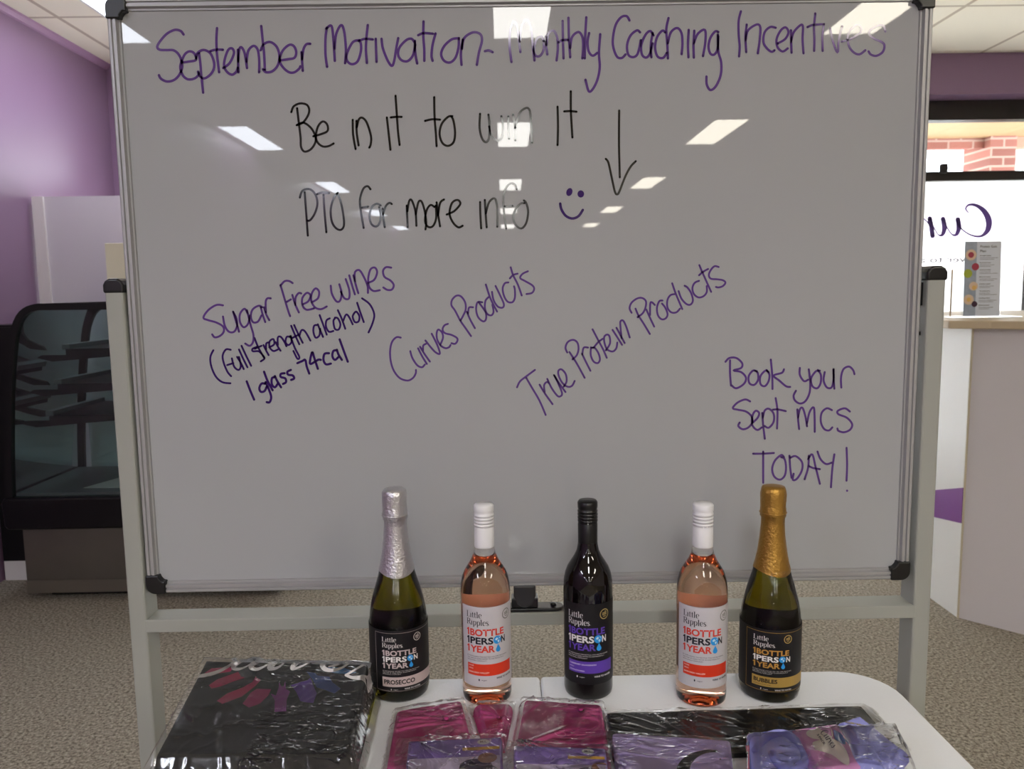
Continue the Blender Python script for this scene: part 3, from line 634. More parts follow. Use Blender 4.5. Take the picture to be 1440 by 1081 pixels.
# ------------------------------------------------------------------ bottles
M_FLINT = glass_mat('clear_glass', (1.0, 0.985, 0.97), ior=1.5)
M_ROSE = glass_mat('rose_wine', (1, 1, 1), ior=1.40, absorb=((0.985, 0.60, 0.34), 15.0))
M_DARKGREEN = pm('dark_green_glass', (10, 12, 6), 0.03, spec=0.6)
M_GREEN = glass_mat('green_glass', (1, 1, 1), ior=1.42, absorb=((0.72, 0.69, 0.05), 60.0))
M_GWINE = glass_mat('wine_in_green_bottle', (1, 1, 1), ior=1.34, absorb=((0.5, 0.5, 0.2), 40.0))
M_RED = pm('dark_red_wine_glass', (8, 5, 6), 0.03, spec=0.6)
def cyl(r, ox, oz, turn=0.0, lift=.0003):
    """unroll: u metres around the bottle from its front, z height"""
    return lambda u, z: (ox[0] + (r + lift) * math.sin(u / r + turn), ox[1] - (r + lift) * math.cos(u / r + turn), oz + z)
WINE = [(.030, .004), (.036, 0), (.0385, .003), (.0395, .010), (.0395, .175), (.0388, .188), (.0365, .200), (.0325, .210), (.0268, .219), (.0215, .2275), (.0178, .236), (.0160, .246), (.0150, .256), (.0148, .298)]
SPARK = [(.034, .005), (.042, 0), (.0455, .004), (.0475, .014), (.0475, .105), (.0470, .122), (.0452, .139), (.0418, .157), (.0360, .178), (.0300, .198), (.0255, .216), (.0222, .233), (.0192, .256), (.0172, .282), (.0172, .312)]
def inner(prof, t, z0):
    o = [(max(r - t, .002), z) for r, z in prof if z > z0]
    return [(0.0, z0 + .004), (o[0][0] * .85, z0)] + o
def cap_profile(r, z0, z1):
    p = [(r, z0), (r, z0 + .032)]
    for k in range(4):
        z = z0 + .034 + k * .0052; p += [(r - .0012, z), (r + .0003, z + .0010), (r + .0003, z + .0034), (r - .0012, z + .0044)]
    return p + [(r + .0003, z1 - .011), (r + .0003, z1 - .003), (r - .002, z1), (0, z1 + .0003)]
def label_text(r, ob, f, d, cols, parent, dz):
    """the printed face of one bottle's label; d holds sizes, cols the colours"""
    u0, s = d['u0'], d['s']
    line = cols['line']; col = lambda n: pm('print_' + '_'.join(map(str, cols[n])), cols[n], .5)
    w = d['w']; ch = d['cap']
    mb = MB(); put_serif(mb, 'Little', u0, d['zL'], ch * .82, w * .40, f); put_serif(mb, 'Ripples.', u0, d['zR'], ch * .82, w * .60, f)
    mb.build('lettering', col('serif'), parent, fix=False)
    z1, pz = d['z1'], d['pitch']
    mb = MB(); put_one(mb, u0, z1, w * .07, ch, f); put_text(mb, 'BOTTLE', u0 + w * .1, z1, w * .84, ch, f, .032)
    put_one(mb, u0, z1 - 2 * pz, w * .07, ch, f); put_text(mb, 'YEAR', u0 + w * .1, z1 - 2 * pz, w * .6, ch, f, .032)
    mb.build('lettering', col('main'), parent, fix=False)
    mb = MB(); z2 = z1 - pz
    put_one(mb, u0, z2, w * .07, ch, f); put_text(mb, 'PERS', u0 + w * .1, z2, w * .56, ch, f, .032); put_text(mb, 'N', u0 + w * .86, z2, w * .115, ch, f, .032)
    mb.build('lettering', col('person'), parent, fix=False)
    mb = MB(); gx = u0 + w * .76; mb.disc(gx, z2 + ch * .5, ch * .56, ch * .56, f)
    dx = u0 + w * .78; zz = z1 - 2 * pz
    mb.add([f(dx + ch * .34 * math.cos(a), zz + ch * .3 + ch * .34 * math.sin(a)) for a in [-PI * 1.15 + k * PI * 1.3 / 12 for k in range(13)]] + [f(dx, zz + ch * 1.05)], [tuple(range(14))])
    mb.build('globe_mark', pm('print_blue', (40, 150, 225), .5), parent, fix=False)
    f2 = lambda u, z: d['f2'](u, z)
    mb = MB()
    for q in ([(-.3, .2), (-.05, .35), (.1, .15), (-.1, -.05), (-.3, .0)], [(.0, -.1), (.25, .0), (.3, -.25), (.1, -.42)], [(.15, .35), (.35, .3), (.35, .12)]):
        mb.add([f2(gx + a * ch, z2 + ch * .5 + b * ch) for a, b in q], [tuple(range(len(q)))])
    mb.build('globe_mark', pm('print_lightblue', (190, 228, 245), .5), parent, fix=False)
    mb = MB(); zz = d['zs']; h = d['sh']
    for k, tx in enumerate(('BY PURCHASING THIS BOTTLE, YOU ARE PROVIDING', 'ONE YEAR OF CLEAN WATER TO ONE PERSON IN A', 'DEVELOPING COMMUNITY')):
        put_text(mb, tx, u0, zz - k * h * 1.75, w * (1.02, .92, .5)[k], h, f, .0)
    mb.build('lettering', col('serif'), parent, fix=False)
    mb = MB(); mb.rect(u0 + d['b0'], d['zb0'], u0 + d['b1'], d['zb1'], f, 24, 1)
    mb.build('label_band', col('band'), parent, fix=False)
    mb = MB()
    for tx, du, z, ww, hh, bo in d['band']: put_text(mb, tx, u0 + du, z, ww, hh, f2, bo)
    mb.build('lettering', col('bandtext'), parent, fix=False)
    mb = MB(); put_text(mb, 'WINE TO WATER', u0 + w * d['wtw'], d['zw'], w * .46, h * 1.7, f, .03); put_text(mb, 'vegan', u0 + w * d['veg'], d['zv'], w * .13, h * 1.2, f, .0)
    mb.disc(u0 + w * (d['veg'] - .05), d['zv'] + h * .6, h * .6, h * 1.0, f)
    mb.build('lettering', col('foot'), parent, fix=False)
    mb = MB(); sx, sz, sr = u0 + w * d['sx'], d['sz'], d['sr']
    mb.ring(sx, sz, sr, sr, sr * .17, f); mb.rect(sx - sr * .45, sz + sr * .12, sx + sr * .5, sz + sr * .3, f); mb.rect(sx - sr * .5, sz - sr * .16, sx + sr * .5, sz - sr * .0, f)
    mb.rect(sx - sr * .3, sz - sr * .5, sx + sr * .35, sz - sr * .36, f); mb.rect(sx + sr * .05, sz + sr * .42, sx + sr * .4, sz + sr * .55, f)
    mb.build('seal', col('seal'), parent, fix=False)
def label_patch(r, f, u0, u1, z0, z1, mat, parent):
    return MB().rect(u0, z0, u1, z1, f, 48, 2).build('label', mat, parent, smooth=True, fix=False)
def wine_bottle(name, lab, pos, kind, turn):
    x, y = pos; t = thing(name, lab, 'bottle', (x, y, TZ)); r = .0395; c = (x, y, TZ)
    if kind == 'rose':
        body = [p for p in WINE if p[1] <= .2365]
        MB().lathe([(0, .012), (.02, .009)] + body + [(0, .2366)], c, 64).build('body', M_ROSE, t, smooth=True)
        MB().lathe([(0, .2372), (.0175, .2370)] + [p for p in WINE if p[1] > .24] + [(0, .299)], c, 64).build('neck', M_FLINT, t, smooth=True)
        cm = pm('white_screwcap', (226, 226, 230), .3)
    else:
        MB().lathe([(0, .010)] + WINE + [(0, .299)], c, 64).build('glass', M_RED, t, smooth=True)
        cm = pm('black_screwcap', (16, 16, 17), .3)
    MB().lathe(cap_profile(.0157, .248, .317), c, 48).build('screw_cap', cm, t, smooth=True)
    f = cyl(r, (x, y), TZ, turn, .0003)
    f1 = cyl(r, (x, y), TZ, turn, .0006); f2 = cyl(r, (x, y), TZ, turn, .0009)
    um = .0395 * math.radians(-46)
    if kind == 'rose':
        lb = label_patch(r, f, r * math.radians(-63), r * math.radians(132), .033, .163, pm('white_label_paper', (198, 195, 200), .55), t)
        d = dict(u0=um, s=1, w=.0665, cap=.0118, zL=.1455, zR=.1335, z1=.1163, pitch=.0134, zs=.0818, sh=.0019, b0=.0005, b1=.078, zb0=.0515, zb1=.0705, f2=f2,
                 band=[('ROSE', .003, .0663, .009, .0022, .02), ('2022', .003, .0617, .008, .0022, .02), ('BAROSSA VALLEY', .003, .0555, .034, .0026, .03)],
                 zw=.0448, wtw=.72, zv=.0435, veg=.36, sx=1.03, sz=.147, sr=.0085)
        cols = dict(line=(20, 20, 20), serif=(38, 36, 40), main=(214, 62, 44), person=(22, 20, 36), band=(218, 58, 30), bandtext=(240, 200, 190), foot=(26, 26, 44), seal=(120, 118, 116))
    else:
        lb = label_patch(r, f, r * math.radians(-66), r * math.radians(134), .028, .160, pm('black_label_paper', (15, 14, 18), .5), t)
        d = dict(u0=um, s=1, w=.0665, cap=.0118, zL=.1372, zR=.1255, z1=.1098, pitch=.0130, zs=.0768, sh=.0018, b0=.0005, b1=.078, zb0=.0465, zb1=.0660, f2=f2,
                 band=[('CABERNET SAUVIGNON', .003, .0595, .044, .0026, .03), ('2021', .003, .0548, .008, .0018, .02), ('COONAWARRA', .003, .0492, .026, .0024, .03)],
                 zw=.0395, wtw=.66, zv=.039, veg=.3, sx=.93, sz=.142, sr=.0085)
        cols = dict(line=(20, 20, 20), serif=(205, 203, 205), main=(92, 62, 170), person=(225, 222, 222), band=(92, 60, 168), bandtext=(200, 190, 225), foot=(215, 212, 215), seal=(170, 150, 96))
    if kind == 'rose': MB().rect(r * math.radians(150), .036, r * math.radians(262), .160, f, 40, 2).build('back_label', pm('white_label_paper', (198, 195, 200), .55), t, smooth=True, fix=False)
    label_text(r, None, f1, d, cols, lb, 0)
    return t
def sparkling(name, lab, pos, kind, turn):
    x, y = pos; t = thing(name, lab, 'bottle', (x, y, TZ)); r = .0475; c = (x, y, TZ)
    MB().lathe([(0, .018), (.02, .012)] + SPARK + [(0, .313)], c, 64).build('body', M_GREEN, t, smooth=True)
    # foil: neck sleeve, wired collar, domed crinkled top
    fp = [(.0289, .2045), (.0262, .216), (.0228, .233), (.0198, .256), (.0180, .278), (.0178, .288), (.0196, .2915), (.0202, .297), (.0196, .303), (.0190, .306), (.0192, .315), (.0196, .326), (.0188, .334), (.0160, .338), (.008, .3392), (0, .3392)]
    mb = MB().lathe(fp, c, 64)
    vs = []
    for (vx, vy, vz) in mb.v:
        z = vz - TZ; dv = Vector((vx - x, vy - y, 0)); a = math.atan2(dv.y, dv.x)
        k = .0011 if z > .288 else .00012
        n = noise.noise(Vector((math.cos(a) * 5, math.sin(a) * 5, z * 420))) * k
        low = .0035 * math.sin(a * 2 + 1) + .002 * math.sin(a) if z < .207 else 0
        if dv.length > 1e-5: dv = dv * (1 + n / dv.length)
        vs.append((x + dv.x, y + dv.y, vz + low))
    mb.v = vs
    fm = pm('silver_foil', (205, 204, 210), .28, .85, bump=(220, .7)) if kind == 'pros' else pm('gold_foil', (176, 136, 66), .34, .85, bump=(220, .7))
    foil = mb.build('foil', fm, t, smooth=True)
    w = MB()
    w.tube([(x + .0205 * math.cos(a), y + .0205 * math.sin(a), TZ + .2965) for a in [2 * PI * k / 24 for k in range(25)]], .0008, 6)
    w.build('wire_collar', fm, foil, smooth=True)
    f = cyl(r, (x, y), TZ, turn, .0004); f1 = cyl(r, (x, y), TZ, turn, .0007); f2 = cyl(r, (x, y), TZ, turn, .0010)
    um = r * math.radians(-36)
    lb = MB().rect(-r * PI, .020, r * PI, .122, f, 72, 2).build('label', pm('black_label_paper', (15, 14, 18), .5), t, smooth=True, fix=False)
    acc = (150, 140, 138) if kind == 'pros' else (168, 134, 66)
    w_ = .0595
    mb = MB(); ul, ur = um - .013, um + .103
    for a, b in (((ul, .022), (ur, .0226)), ((ul, .1172), (ur, .1178)), ((ul, .022), (ul + .0006, .1178)), ((ur - .0006, .022), (ur, .1178))): mb.rect(a[0], a[1], b[0], b[1], f1, 24 if b[0] - a[0] > .01 else 1, 1)
    if kind != 'pros':
        for q, (du, z, rr) in enumerate(((.094, .111, .003), (.092, .103, .002), (.0945, .097, .0013), (.0925, .092, .0013), (.094, .087, .001))): mb.ring(um + du, z, rr, rr, .0006, f1, 14)
    mb.build('label_border', pm('border_' + kind, acc, .5), lb, fix=False)
    d = dict(u0=um, s=1, w=w_, cap=.0092, zL=.1035, zR=.0938, z1=.0805, pitch=.0104, zs=.0545, sh=.0014, b0=-.001, b1=.098, zb0=.0292, zb1=.0452, f2=f2,
             band=[('PROSECCO', .002, .0335, .050, .0080, .03)] if kind == 'pros' else [('BUBBLES', .002, .0355, .036, .0070, .03), ('SPARKLING WHITE WINE', .002, .0315, .026, .0016, .0)],
             zw=.0240 if kind == 'pros' else .0235, wtw=.58, zv=.0240, veg=.28, sx=.98 if kind == 'pros' else .9, sz=.107, sr=.0068)
    cols = dict(line=acc, serif=(212, 208, 206), main=(196, 180, 180) if kind == 'pros' else (188, 140, 66), person=(232, 230, 228), band=(196, 178, 178) if kind == 'pros' else (172, 140, 70),
                bandtext=(14, 12, 14), foot=(215, 212, 215), seal=(190, 186, 182) if kind == 'pros' else (190, 160, 96))
    label_text(r, None, f1, d, cols, lb, 0)
    return t
RD = math.radians
sparkling('sparkling_wine_bottle', 'sparkling wine bottle with silver foil neck and black label, leftmost of the bottles', (-.180, 1.2505), 'pros', RD(10))
rb = wine_bottle('wine_bottle', 'pink rose wine bottle with white cap, beside the silver-foiled bottle', (-.037, 1.2285), 'rose', 0.0)
rb['group'] = 'rose wine bottles'
wine_bottle('wine_bottle', 'black-capped red wine bottle with black and purple label in mid row', (.128, 1.2395), 'cab', RD(-10))
r2 = copy_tree(rb); r2.location = (.305, 1.2105, TZ); r2.rotation_euler = (0, 0, RD(-12))
r2['label'] = 'pink rose wine bottle with white cap, beside the gold-foiled bottle'
sparkling('sparkling_wine_bottle', 'sparkling wine bottle with gold foil neck and black and gold label, rightmost of the bottles', (.419, 1.2245), 'bub', RD(-14))

# ------------------------------------------------------------------ bagged merchandise on the table
M_BAG = sheet_mat('clear_plastic_bag', (1.0, 1.0, 1.0), 0.02, 0.10, (30, 1.0), haze=0.004)
def px4(pts, z): return [at(x, y, 2, z) for x, y in pts]
def quad(c, u, v):
    """corners ordered back-left, back-right, front-right, front-left; u to the right, v to the back"""
    a = c[3] * (1 - u) + c[2] * u; b = c[0] * (1 - u) + c[1] * u
    return a * (1 - v) + b * v
class Slab:
    """a soft folded piece: rounded edges, slightly uneven top"""
    def __init__(s, c, z0, z1, edge=.012, amp=.0012, freq=18, seed=0):
        s.c = [Vector((p[0], p[1], 0)) for p in c]; s.z0, s.z1, s.edge, s.amp, s.freq, s.seed = z0, z1, edge, amp, freq, seed
        s.w = ((s.c[1] - s.c[0]).length + (s.c[2] - s.c[3]).length) / 2; s.d = ((s.c[0] - s.c[3]).length + (s.c[1] - s.c[2]).length) / 2
    def top(s, u, v):
        e = min(u * s.w, (1 - u) * s.w, v * s.d, (1 - v) * s.d); k = max(0, min(1, e / s.edge)); k = math.sqrt(max(0, 1 - (1 - k) ** 2))
        p = quad(s.c, u, v); n = noise.noise(Vector((p.x * s.freq, p.y * s.freq, s.seed * 7.3)))
        return s.z0 + (s.z1 - s.z0) * k + s.amp * n * k
    def inv(s, x, y):
        u = v = .5
        for _ in range(8):
            p = quad(s.c, u, v); du = quad(s.c, u + .01, v) - p; dv = quad(s.c, u, v + .01) - p
            ex, ey = x - p.x, y - p.y; det = du.x * dv.y - du.y * dv.x
            u += .01 * (ex * dv.y - ey * dv.x) / det; v += .01 * (du.x * ey - du.y * ex) / det
        return u, v
    def at(s, x, y, lift=.0006):
        u, v = s.inv(x, y); return (x, y, s.top(min(1, max(0, u)), min(1, max(0, v))) + lift)
    def build(s, name, mat, parent, n=30, label=None):
        mb = MB(); us = [0, .008, .02, .04, .07] + [.1 + .8 * k / n for k in range(n + 1)] + [.93, .96, .98, .992, 1]
        m = len(us)
        vs = [(*quad(s.c, u, v).xy, s.top(u, v)) for v in us for u in us]
        mb.add(vs, [(j * m + i, j * m + i + 1, (j + 1) * m + i + 1, (j + 1) * m + i) for j in range(m - 1) for i in range(m - 1)])
        bot = [(*quad(s.c, u, v).xy, s.z0) for u, v in ((0, 0), (1, 0), (1, 1), (0, 1))]
        mb.add(bot, [(0, 3, 2, 1)])
        return mb.build(name, mat, parent, smooth=True, fix=False, label=label)
def bag(parent, slab, grow, seed, name='plastic_bag', lift=.0012, crease=.0035, n=120, floor=None, mat=None, gathers=()):
    """clear bag lying over a folded piece: follows its top, ridged by creases, edges lying flat beyond it"""
    z0 = slab.z0 if floor is None else floor
    gl, gr, gf, gb = grow; W_, D_ = slab.w, slab.d
    mb = MB()
    for j in range(n + 1):
        for i in range(n + 1):
            u = -gl / W_ + (1 + (gl + gr) / W_) * i / n; v = -gf / D_ + (1 + (gf + gb) / D_) * j / n
            p = quad(slab.c, u, v)
            wob = noise.noise(Vector((i * .21, j * .21, seed))) * .0025 if i in (0, n) or j in (0, n) else 0
            ca, sa = math.cos(seed * 1.7), math.sin(seed * 1.7)
            q = Vector(((p.x * ca + p.y * sa) * 9, (p.y * ca - p.x * sa) * 24, seed * 3.1))
            q2 = q + Vector((noise.noise(q * .7), noise.noise(q * .7 + Vector((5, 5, 5))), 0)) * 1.2
            rg = max(0, 1 - abs(noise.noise(q2)) * 7) ** 1.5 * crease * max(0, .4 + 1.6 * noise.noise(q * .5)) + max(0, 1 - abs(noise.noise(Vector((q2.y * .8, q2.x * 1.6, 3)))) * 7) ** 1.5 * crease * .35
            out = max(-u * W_, (u - 1) * W_, -v * D_, (v - 1) * D_, 0)
            base = slab.top(min(1, max(0, u)), min(1, max(0, v)))
            h = max(slab.top(min(.93, max(.07, u)), min(.93, max(.07, v))), base)
            hh = z0 + (h - z0) * max(0, 1 - out / .022) ** 1.4 if out > 0 else max(base, h)
            for gx, gy, a0, sw, cnt, ln, amp in gathers:      # pleats fanning out from a gathered point
                dx, dy = p.x - gx, p.y - gy; rr = math.hypot(dx, dy); th = (math.atan2(dy, dx) - a0 + PI) % (2 * PI) - PI
                if rr < ln and abs(th) < sw:
                    fall = min(1, rr / .012) * (1 - rr / ln) * (1 - (th / sw) ** 2)
                    rg += amp * fall * (.5 + .5 * math.cos(th / sw * PI * cnt + .8 * math.sin(rr * 90))) ** 2
            z = max(hh + lift + rg, z0 + .0015)
            mb.v.append((p.x + wob, p.y + wob, z))
    mb.f = [(j * (n + 1) + i, j * (n + 1) + i + 1, (j + 1) * (n + 1) + i + 1, (j + 1) * (n + 1) + i) for j in range(n) for i in range(n)]
    return mb.build(name, mat or M_BAG, parent, smooth=True, fix=False)
def center(c, z): 
    s = sum((Vector(p) for p in c), Vector((0, 0, 0))) / 4; return (s.x, s.y, z)
M_BLKFAB = pm('black_fabric', (20, 21, 22), 0.8, bump=(900, .25), sheen=.05)
M_MAG = pm('magenta_fabric', (206, 76, 146), 0.75, bump=(900, .25))
M_LAV = pm('lavender_fabric', (205, 187, 240), 0.75, bump=(900, .2))
# -- left: stack of two bagged black garments
P4 = (180, 900, 4.0)
c = px4([(287, 925), (521, 931), (494, 1062), (214, 1062)], .80)
low = [c[0] + Vector((.004, .0, 0)), c[1] + Vector((.006, -.004, 0)), c[2] + Vector((.004, -.16, 0)), c[3] + Vector((.0, -.16, 0))]
t = thing('bagged_garment', 'black floral garment in a clear bag, lowest in the left stack under the printed one', 'packaged clothing', center(low, TZ))
sl = Slab(low, TZ + .001, .768, .014, .0015, 20, 3); g = sl.build('folded_garment', M_BLKFAB, t)
colr = [(190, 50, 110), (205, 120, 70), (120, 80, 170), (70, 60, 130), (215, 90, 140)]
for q, rgb in enumerate(colr):
    mb = MB()
    for k in range(34):
        fx = random.gauss(.42, .1); u = min(.75, max(.2, fx)); v = random.uniform(.04, .36); p = quad(sl.c, u, v); r0 = random.uniform(.003, .010)
        mb.add([sl.at(p.x + r0 * random.uniform(.6, 1.1) * math.cos(a), p.y + r0 * random.uniform(.6, 1.1) * math.sin(a), .0006 + q * .0001) for a in [2 * PI * z / 7 for z in range(7)]], [tuple(range(7))])
    mb.build('floral_print', pm('floral_%d' % q, rgb, .8), g, fix=False)
bag(t, sl, (.012, .012, .02, .008), 4)
t = thing('bagged_garment', 'black bagged garment with white script and rainbow brush print, top of the left stack', 'packaged clothing', center(c, .774))
sl = Slab(c, .774, .80, .010, .0010, 16, 1); g = sl.build('folded_garment', M_BLKFAB, t)
def on_print(z=.80, lift=.0008):
    def f(x, y):
        p = at(P4[0] + x / P4[2], P4[1] + y / P4[2], 2, z); return sl.at(p.x, p.y, lift)
    return f
fp = on_print()
for rgb, poly in (((214, 66, 120), [(432, 186), (470, 160), (560, 152), (596, 156), (575, 178), (520, 186), (436, 200)]), ((204, 54, 112), [(455, 255), (500, 222), (620, 180), (636, 208), (660, 214), (600, 232), (520, 262), (470, 275)]),
                  ((206, 52, 118), [(500, 345), (560, 302), (640, 272), (700, 240), (720, 206), (722, 216), (748, 228), (716, 262), (640, 320), (575, 345), (530, 362)]),
                  ((190, 48, 130), [(645, 360), (690, 298), (726, 276), (805, 278), (790, 312), (742, 358), (680, 382)]),
                  ((152, 62, 160), [(803, 302), (832, 312), (848, 268), (850, 240), (862, 262), (876, 262), (884, 234), (888, 276), (912, 290), (892, 340), (890, 400), (824, 404), (826, 340)]),
                  ((112, 72, 180), [(915, 255), (1010, 226), (1026, 212), (1040, 250), (1062, 300), (1042, 354), (1000, 350), (970, 343), (946, 292)]),
                  ((72, 100, 178), [(1004, 178), (1050, 186), (1066, 200), (1132, 206), (1150, 238), (1196, 275), (1160, 300), (1110, 280), (1062, 266), (1038, 222)]),
                  ((60, 128, 190), [(1098, 172), (1130, 150), (1220, 160), (1286, 184), (1240, 194), (1160, 186)])):
    MB().add([fp(x, y) for x, y in poly], [tuple(range(len(poly)))]).build('brush_print', pm('print_%d_%d_%d' % rgb, rgb, .7), g, fix=False)
fq = on_print(lift=.0012); mb = MB()
for pts, w in (([(378, 206), (420, 202), (480, 188), (530, 168), (575, 142), (600, 122)], [14, 20, 20, 18, 14, 12]), ([(640, 120), (602, 140), (592, 158), (620, 166), (665, 152), (712, 122)], [16, 24, 24, 16, 8, 8]),
               ([(730, 122), (700, 140), (694, 158), (725, 168), (770, 150), (805, 122)], [22, 28, 28, 18, 10, 10]), ([(830, 122), (806, 146), (798, 162), (830, 162), (860, 146), (885, 122)], [26, 34, 28, 16, 10, 10]),
               ([(893, 120), (915, 116), (935, 120)], [10, 12, 10]), ([(960, 122), (930, 148), (924, 164), (955, 158), (1000, 138), (1030, 122)], [20, 26, 20, 12, 8, 8]),
               ([(1110, 122), (1094, 145), (1110, 166), (1150, 172), (1200, 160), (1240, 136)], [26, 30, 26, 18, 12, 10]), ([(1130, 152), (1180, 140), (1210, 122)], [8, 12, 14]),
               ([(1225, 200), (1270, 174), (1320, 146), (1358, 128)], [14, 10, 12, 16]), ([(1356, 130), (1360, 165), (1345, 196), (1310, 214), (1265, 214), (1226, 200)], [14, 22, 28, 26, 18, 14])):
    mb.ribbon(pts, w, fq)
mb.build('lettering', pm('white_print', (250, 248, 250), .7), g, fix=False)
bag(t, sl, (.012, .010, .012, .012), 1, crease=.0030)

# -- middle back: three magenta garments in clear bags
def magenta(lab, px, z1, seed, letters, knot):
    c = px4(px, z1); t = thing('bagged_garment', lab, 'packaged clothing', center(c, TZ), 'magenta garments in clear bags')
    sl = Slab(c, TZ + .001, z1, .009, .0022, 22, seed); g = sl.build('folded_garment', M_MAG, t)
    p0 = at(letters[0], letters[1], 2, z1); h = letters[2]; mb = MB()
    put_script(mb, lambda a, b: sl.at(p0.x - b * h, p0.y + (a - 1.6) * h, .0007))
    mb.build('lettering', pm('pink_print', (236, 140, 196), .6), g, fix=False)
    k = at(knot[0], knot[1], 2, z1)
    bag(t, sl, (.005, .004, .004, .005), seed, crease=.005, lift=.002, gathers=[(k.x, k.y, PI * .8, .9, 4, .06, .005), (k.x, k.y, -.4, 1.0, 4, .06, .005)])
    MB().lathe([(0, .001), (.0040, .001), (.0042, .0025), (.003, .004), (0, .0044)], (k.x, k.y, z1), 20).build('button', pm('magenta_button', (158, 36, 104), .4), t, smooth=True)
    return t
magenta('magenta bagged garment in front of the silver-foiled bottle, largest of the three', [(556, 997), (650, 981), (676, 1081), (535, 1110)], .761, 11, (622, 1030, .014), (628, 1012))
magenta('narrow magenta garment in a clear bag in front of the left pink wine bottle', [(665, 988), (721, 985), (710, 1040), (682, 1041)], .761, 14, (700, 1025, .012), (702, 1011))
magenta('magenta garment in a clear bag in front of the red wine bottle', [(736, 980), (847, 987), (860, 1060), (722, 1055)], .763, 17, (794, 1022, .015), (817, 1000))
# -- middle front: two carded packs, purple printed cards
def carded(lab, px, z1, seed, head, gp):
    c = px4(px, z1); t = thing('carded_pack', lab, 'package', center(c, .762), 'purple carded packs in clear bags')
    sl = Slab(c, z1 - .010, z1, .004, .0006, 14, seed)
    g = sl.build('printed_card', pm('card_purple', (146, 118, 196), .4), t)
    def uv(u, v, lift=.0005): p = quad(sl.c, u, v); return sl.at(p.x, p.y, lift)
    mb = MB().rect(.03, .0, .97, .80, lambda u, v: uv(u, v, .0005), 6, 6); mb.build('card_picture', pm('card_lilac', (214, 200, 228), .45, var=(30, .25)), g, fix=False)
    MB().rect(.58, .86, .97, .89, lambda u, v: uv(u, v, .0006), 4, 1).build('card_stripe', pm('card_gold', (206, 160, 60), .45), g, fix=False)
    MB().disc(.80, .94, .065, .028, lambda u, v: uv(u, v, .0006)).build('size_sticker', pm('sticker_white', (225, 225, 225), .5), g, fix=False)
    mb = MB(); put_text(mb, 'M/L', .765, .931, .07, .02, lambda u, v: uv(u, v, .0008), .01); mb.build('lettering', pm('card_ink', (60, 50, 70), .5), g, fix=False)
    mb = MB().disc(head, .70, .17, .075, lambda u, v: uv(u, v, .0008)).disc(head + .02, .60, .24, .13, lambda u, v: uv(u, v, .0008)); mb.build('card_picture', pm('picture_dark', (58, 44, 78), .5), g, fix=False)
    MB().disc(head + .12, .775, .10, .05, lambda u, v: uv(u, v, .0010)).build('card_picture', pm('picture_skin', (150, 104, 84), .5), g, fix=False)
    mb = MB(); put_text(mb, 'Essentials', .58, .64, .36, .045, lambda u, v: uv(u, v, .0012), .0); mb.build('lettering', pm('sticker_white', (225, 225, 225), .5), g, fix=False)
    k = at(gp[0], gp[1], 2, z1)
    bag(t, sl, (.016, .006, .02, .012), seed, crease=.006, lift=.0025, gathers=[(k.x, k.y, gp[2], .5, 5, .13, .008)])
carded('purple carded pack in a clear bag, left one, in front of the largest magenta garment', [(574, 1040), (706, 1034), (712, 1200), (556, 1212)], .775, 21, .72, (588, 1046, -1.05))
carded('purple carded pack in a clear bag, right one, beside the lavender garment', [(722, 1046), (852, 1050), (874, 1210), (722, 1212)], .776, 24, .80, (722, 1040, -.75))
# -- right: black garment behind, lavender garment, socks
c = px4([(850, 1000), (1212, 990), (1262, 1046), (862, 1062)], .752)
t = thing('bagged_garment', 'flat black garment in a shiny clear bag behind the lavender one and the socks', 'packaged clothing', center(c, TZ))
sl = Slab(c, TZ + .001, .752, .006, .0012, 20, 31); sl.build('folded_garment', M_BLKFAB, t); bag(t, sl, (.006, .02, .004, .006), 31, crease=.003)
c = px4([(860, 1028), (1028, 1039), (1046, 1200), (884, 1200)], .768)
t = thing('bagged_garment', 'lavender garment with black script lettering in a clear bag', 'packaged clothing', center(c, .754))
sl = Slab(c, .7545, .768, .005, .0008, 14, 33); g = sl.build('folded_garment', M_LAV, t)
pa = at(964, 1108, 2, .768); hh = at(964, 1058, 2, .768).y - pa.y; mb = MB()
put_script(mb, lambda a, b: sl.at(min(pa.x + a * hh * 1.25, quad(sl.c, .985, .5).x), pa.y + b * hh, .0008), 3)
mb.build('lettering', pm('black_print', (28, 26, 32), .7), g, fix=False)
bag(t, sl, (.008, .001, .01, .010), 33, crease=.0022)

t = thing('sock_pack', 'pack of lavender socks with a pink butterfly paper band in a clear bag', 'socks', center(px4([(1050, 1030), (1285, 1030), (1290, 1081), (1050, 1081)], .76), .754))
zt = .794
def sock_slab(px, z0, z1, edge, seed, name, mat, amp=.003):
    s_ = Slab(px4(px, z1), z0, z1, edge, amp, 24, seed); return s_, s_.build(name, mat, t)
M_SL = pm('lavender_knit', (166, 170, 246), .85, bump=(700, .4)); M_SB = pm('blue_knit', (88, 110, 196), .85, bump=(700, .4)); M_SP = pm('pink_knit', (222, 100, 136), .85, bump=(700, .4))
sock_slab([(1052, 1046), (1236, 1052), (1284, 1130), (1050, 1140)], .7545, .770, .014, 41, 'sock', M_SP)
sock_slab([(1054, 1042), (1232, 1048), (1282, 1120), (1056, 1130)], .769, .782, .014, 42, 'sock', M_SB)
sA, oA = sock_slab([(1054, 1026), (1128, 1018), (1160, 1120), (1064, 1130)], .780, .800, .020, 43, 'sock', M_SL)
sB, oB = sock_slab([(1176, 1008), (1208, 1002), (1280, 1050), (1240, 1100)], .780, .800, .018, 44, 'sock', M_SL)
sC, oC = sock_slab([(1182, 1036), (1230, 1040), (1262, 1098), (1200, 1098)], .790, .808, .016, 45, 'sock', M_SL)
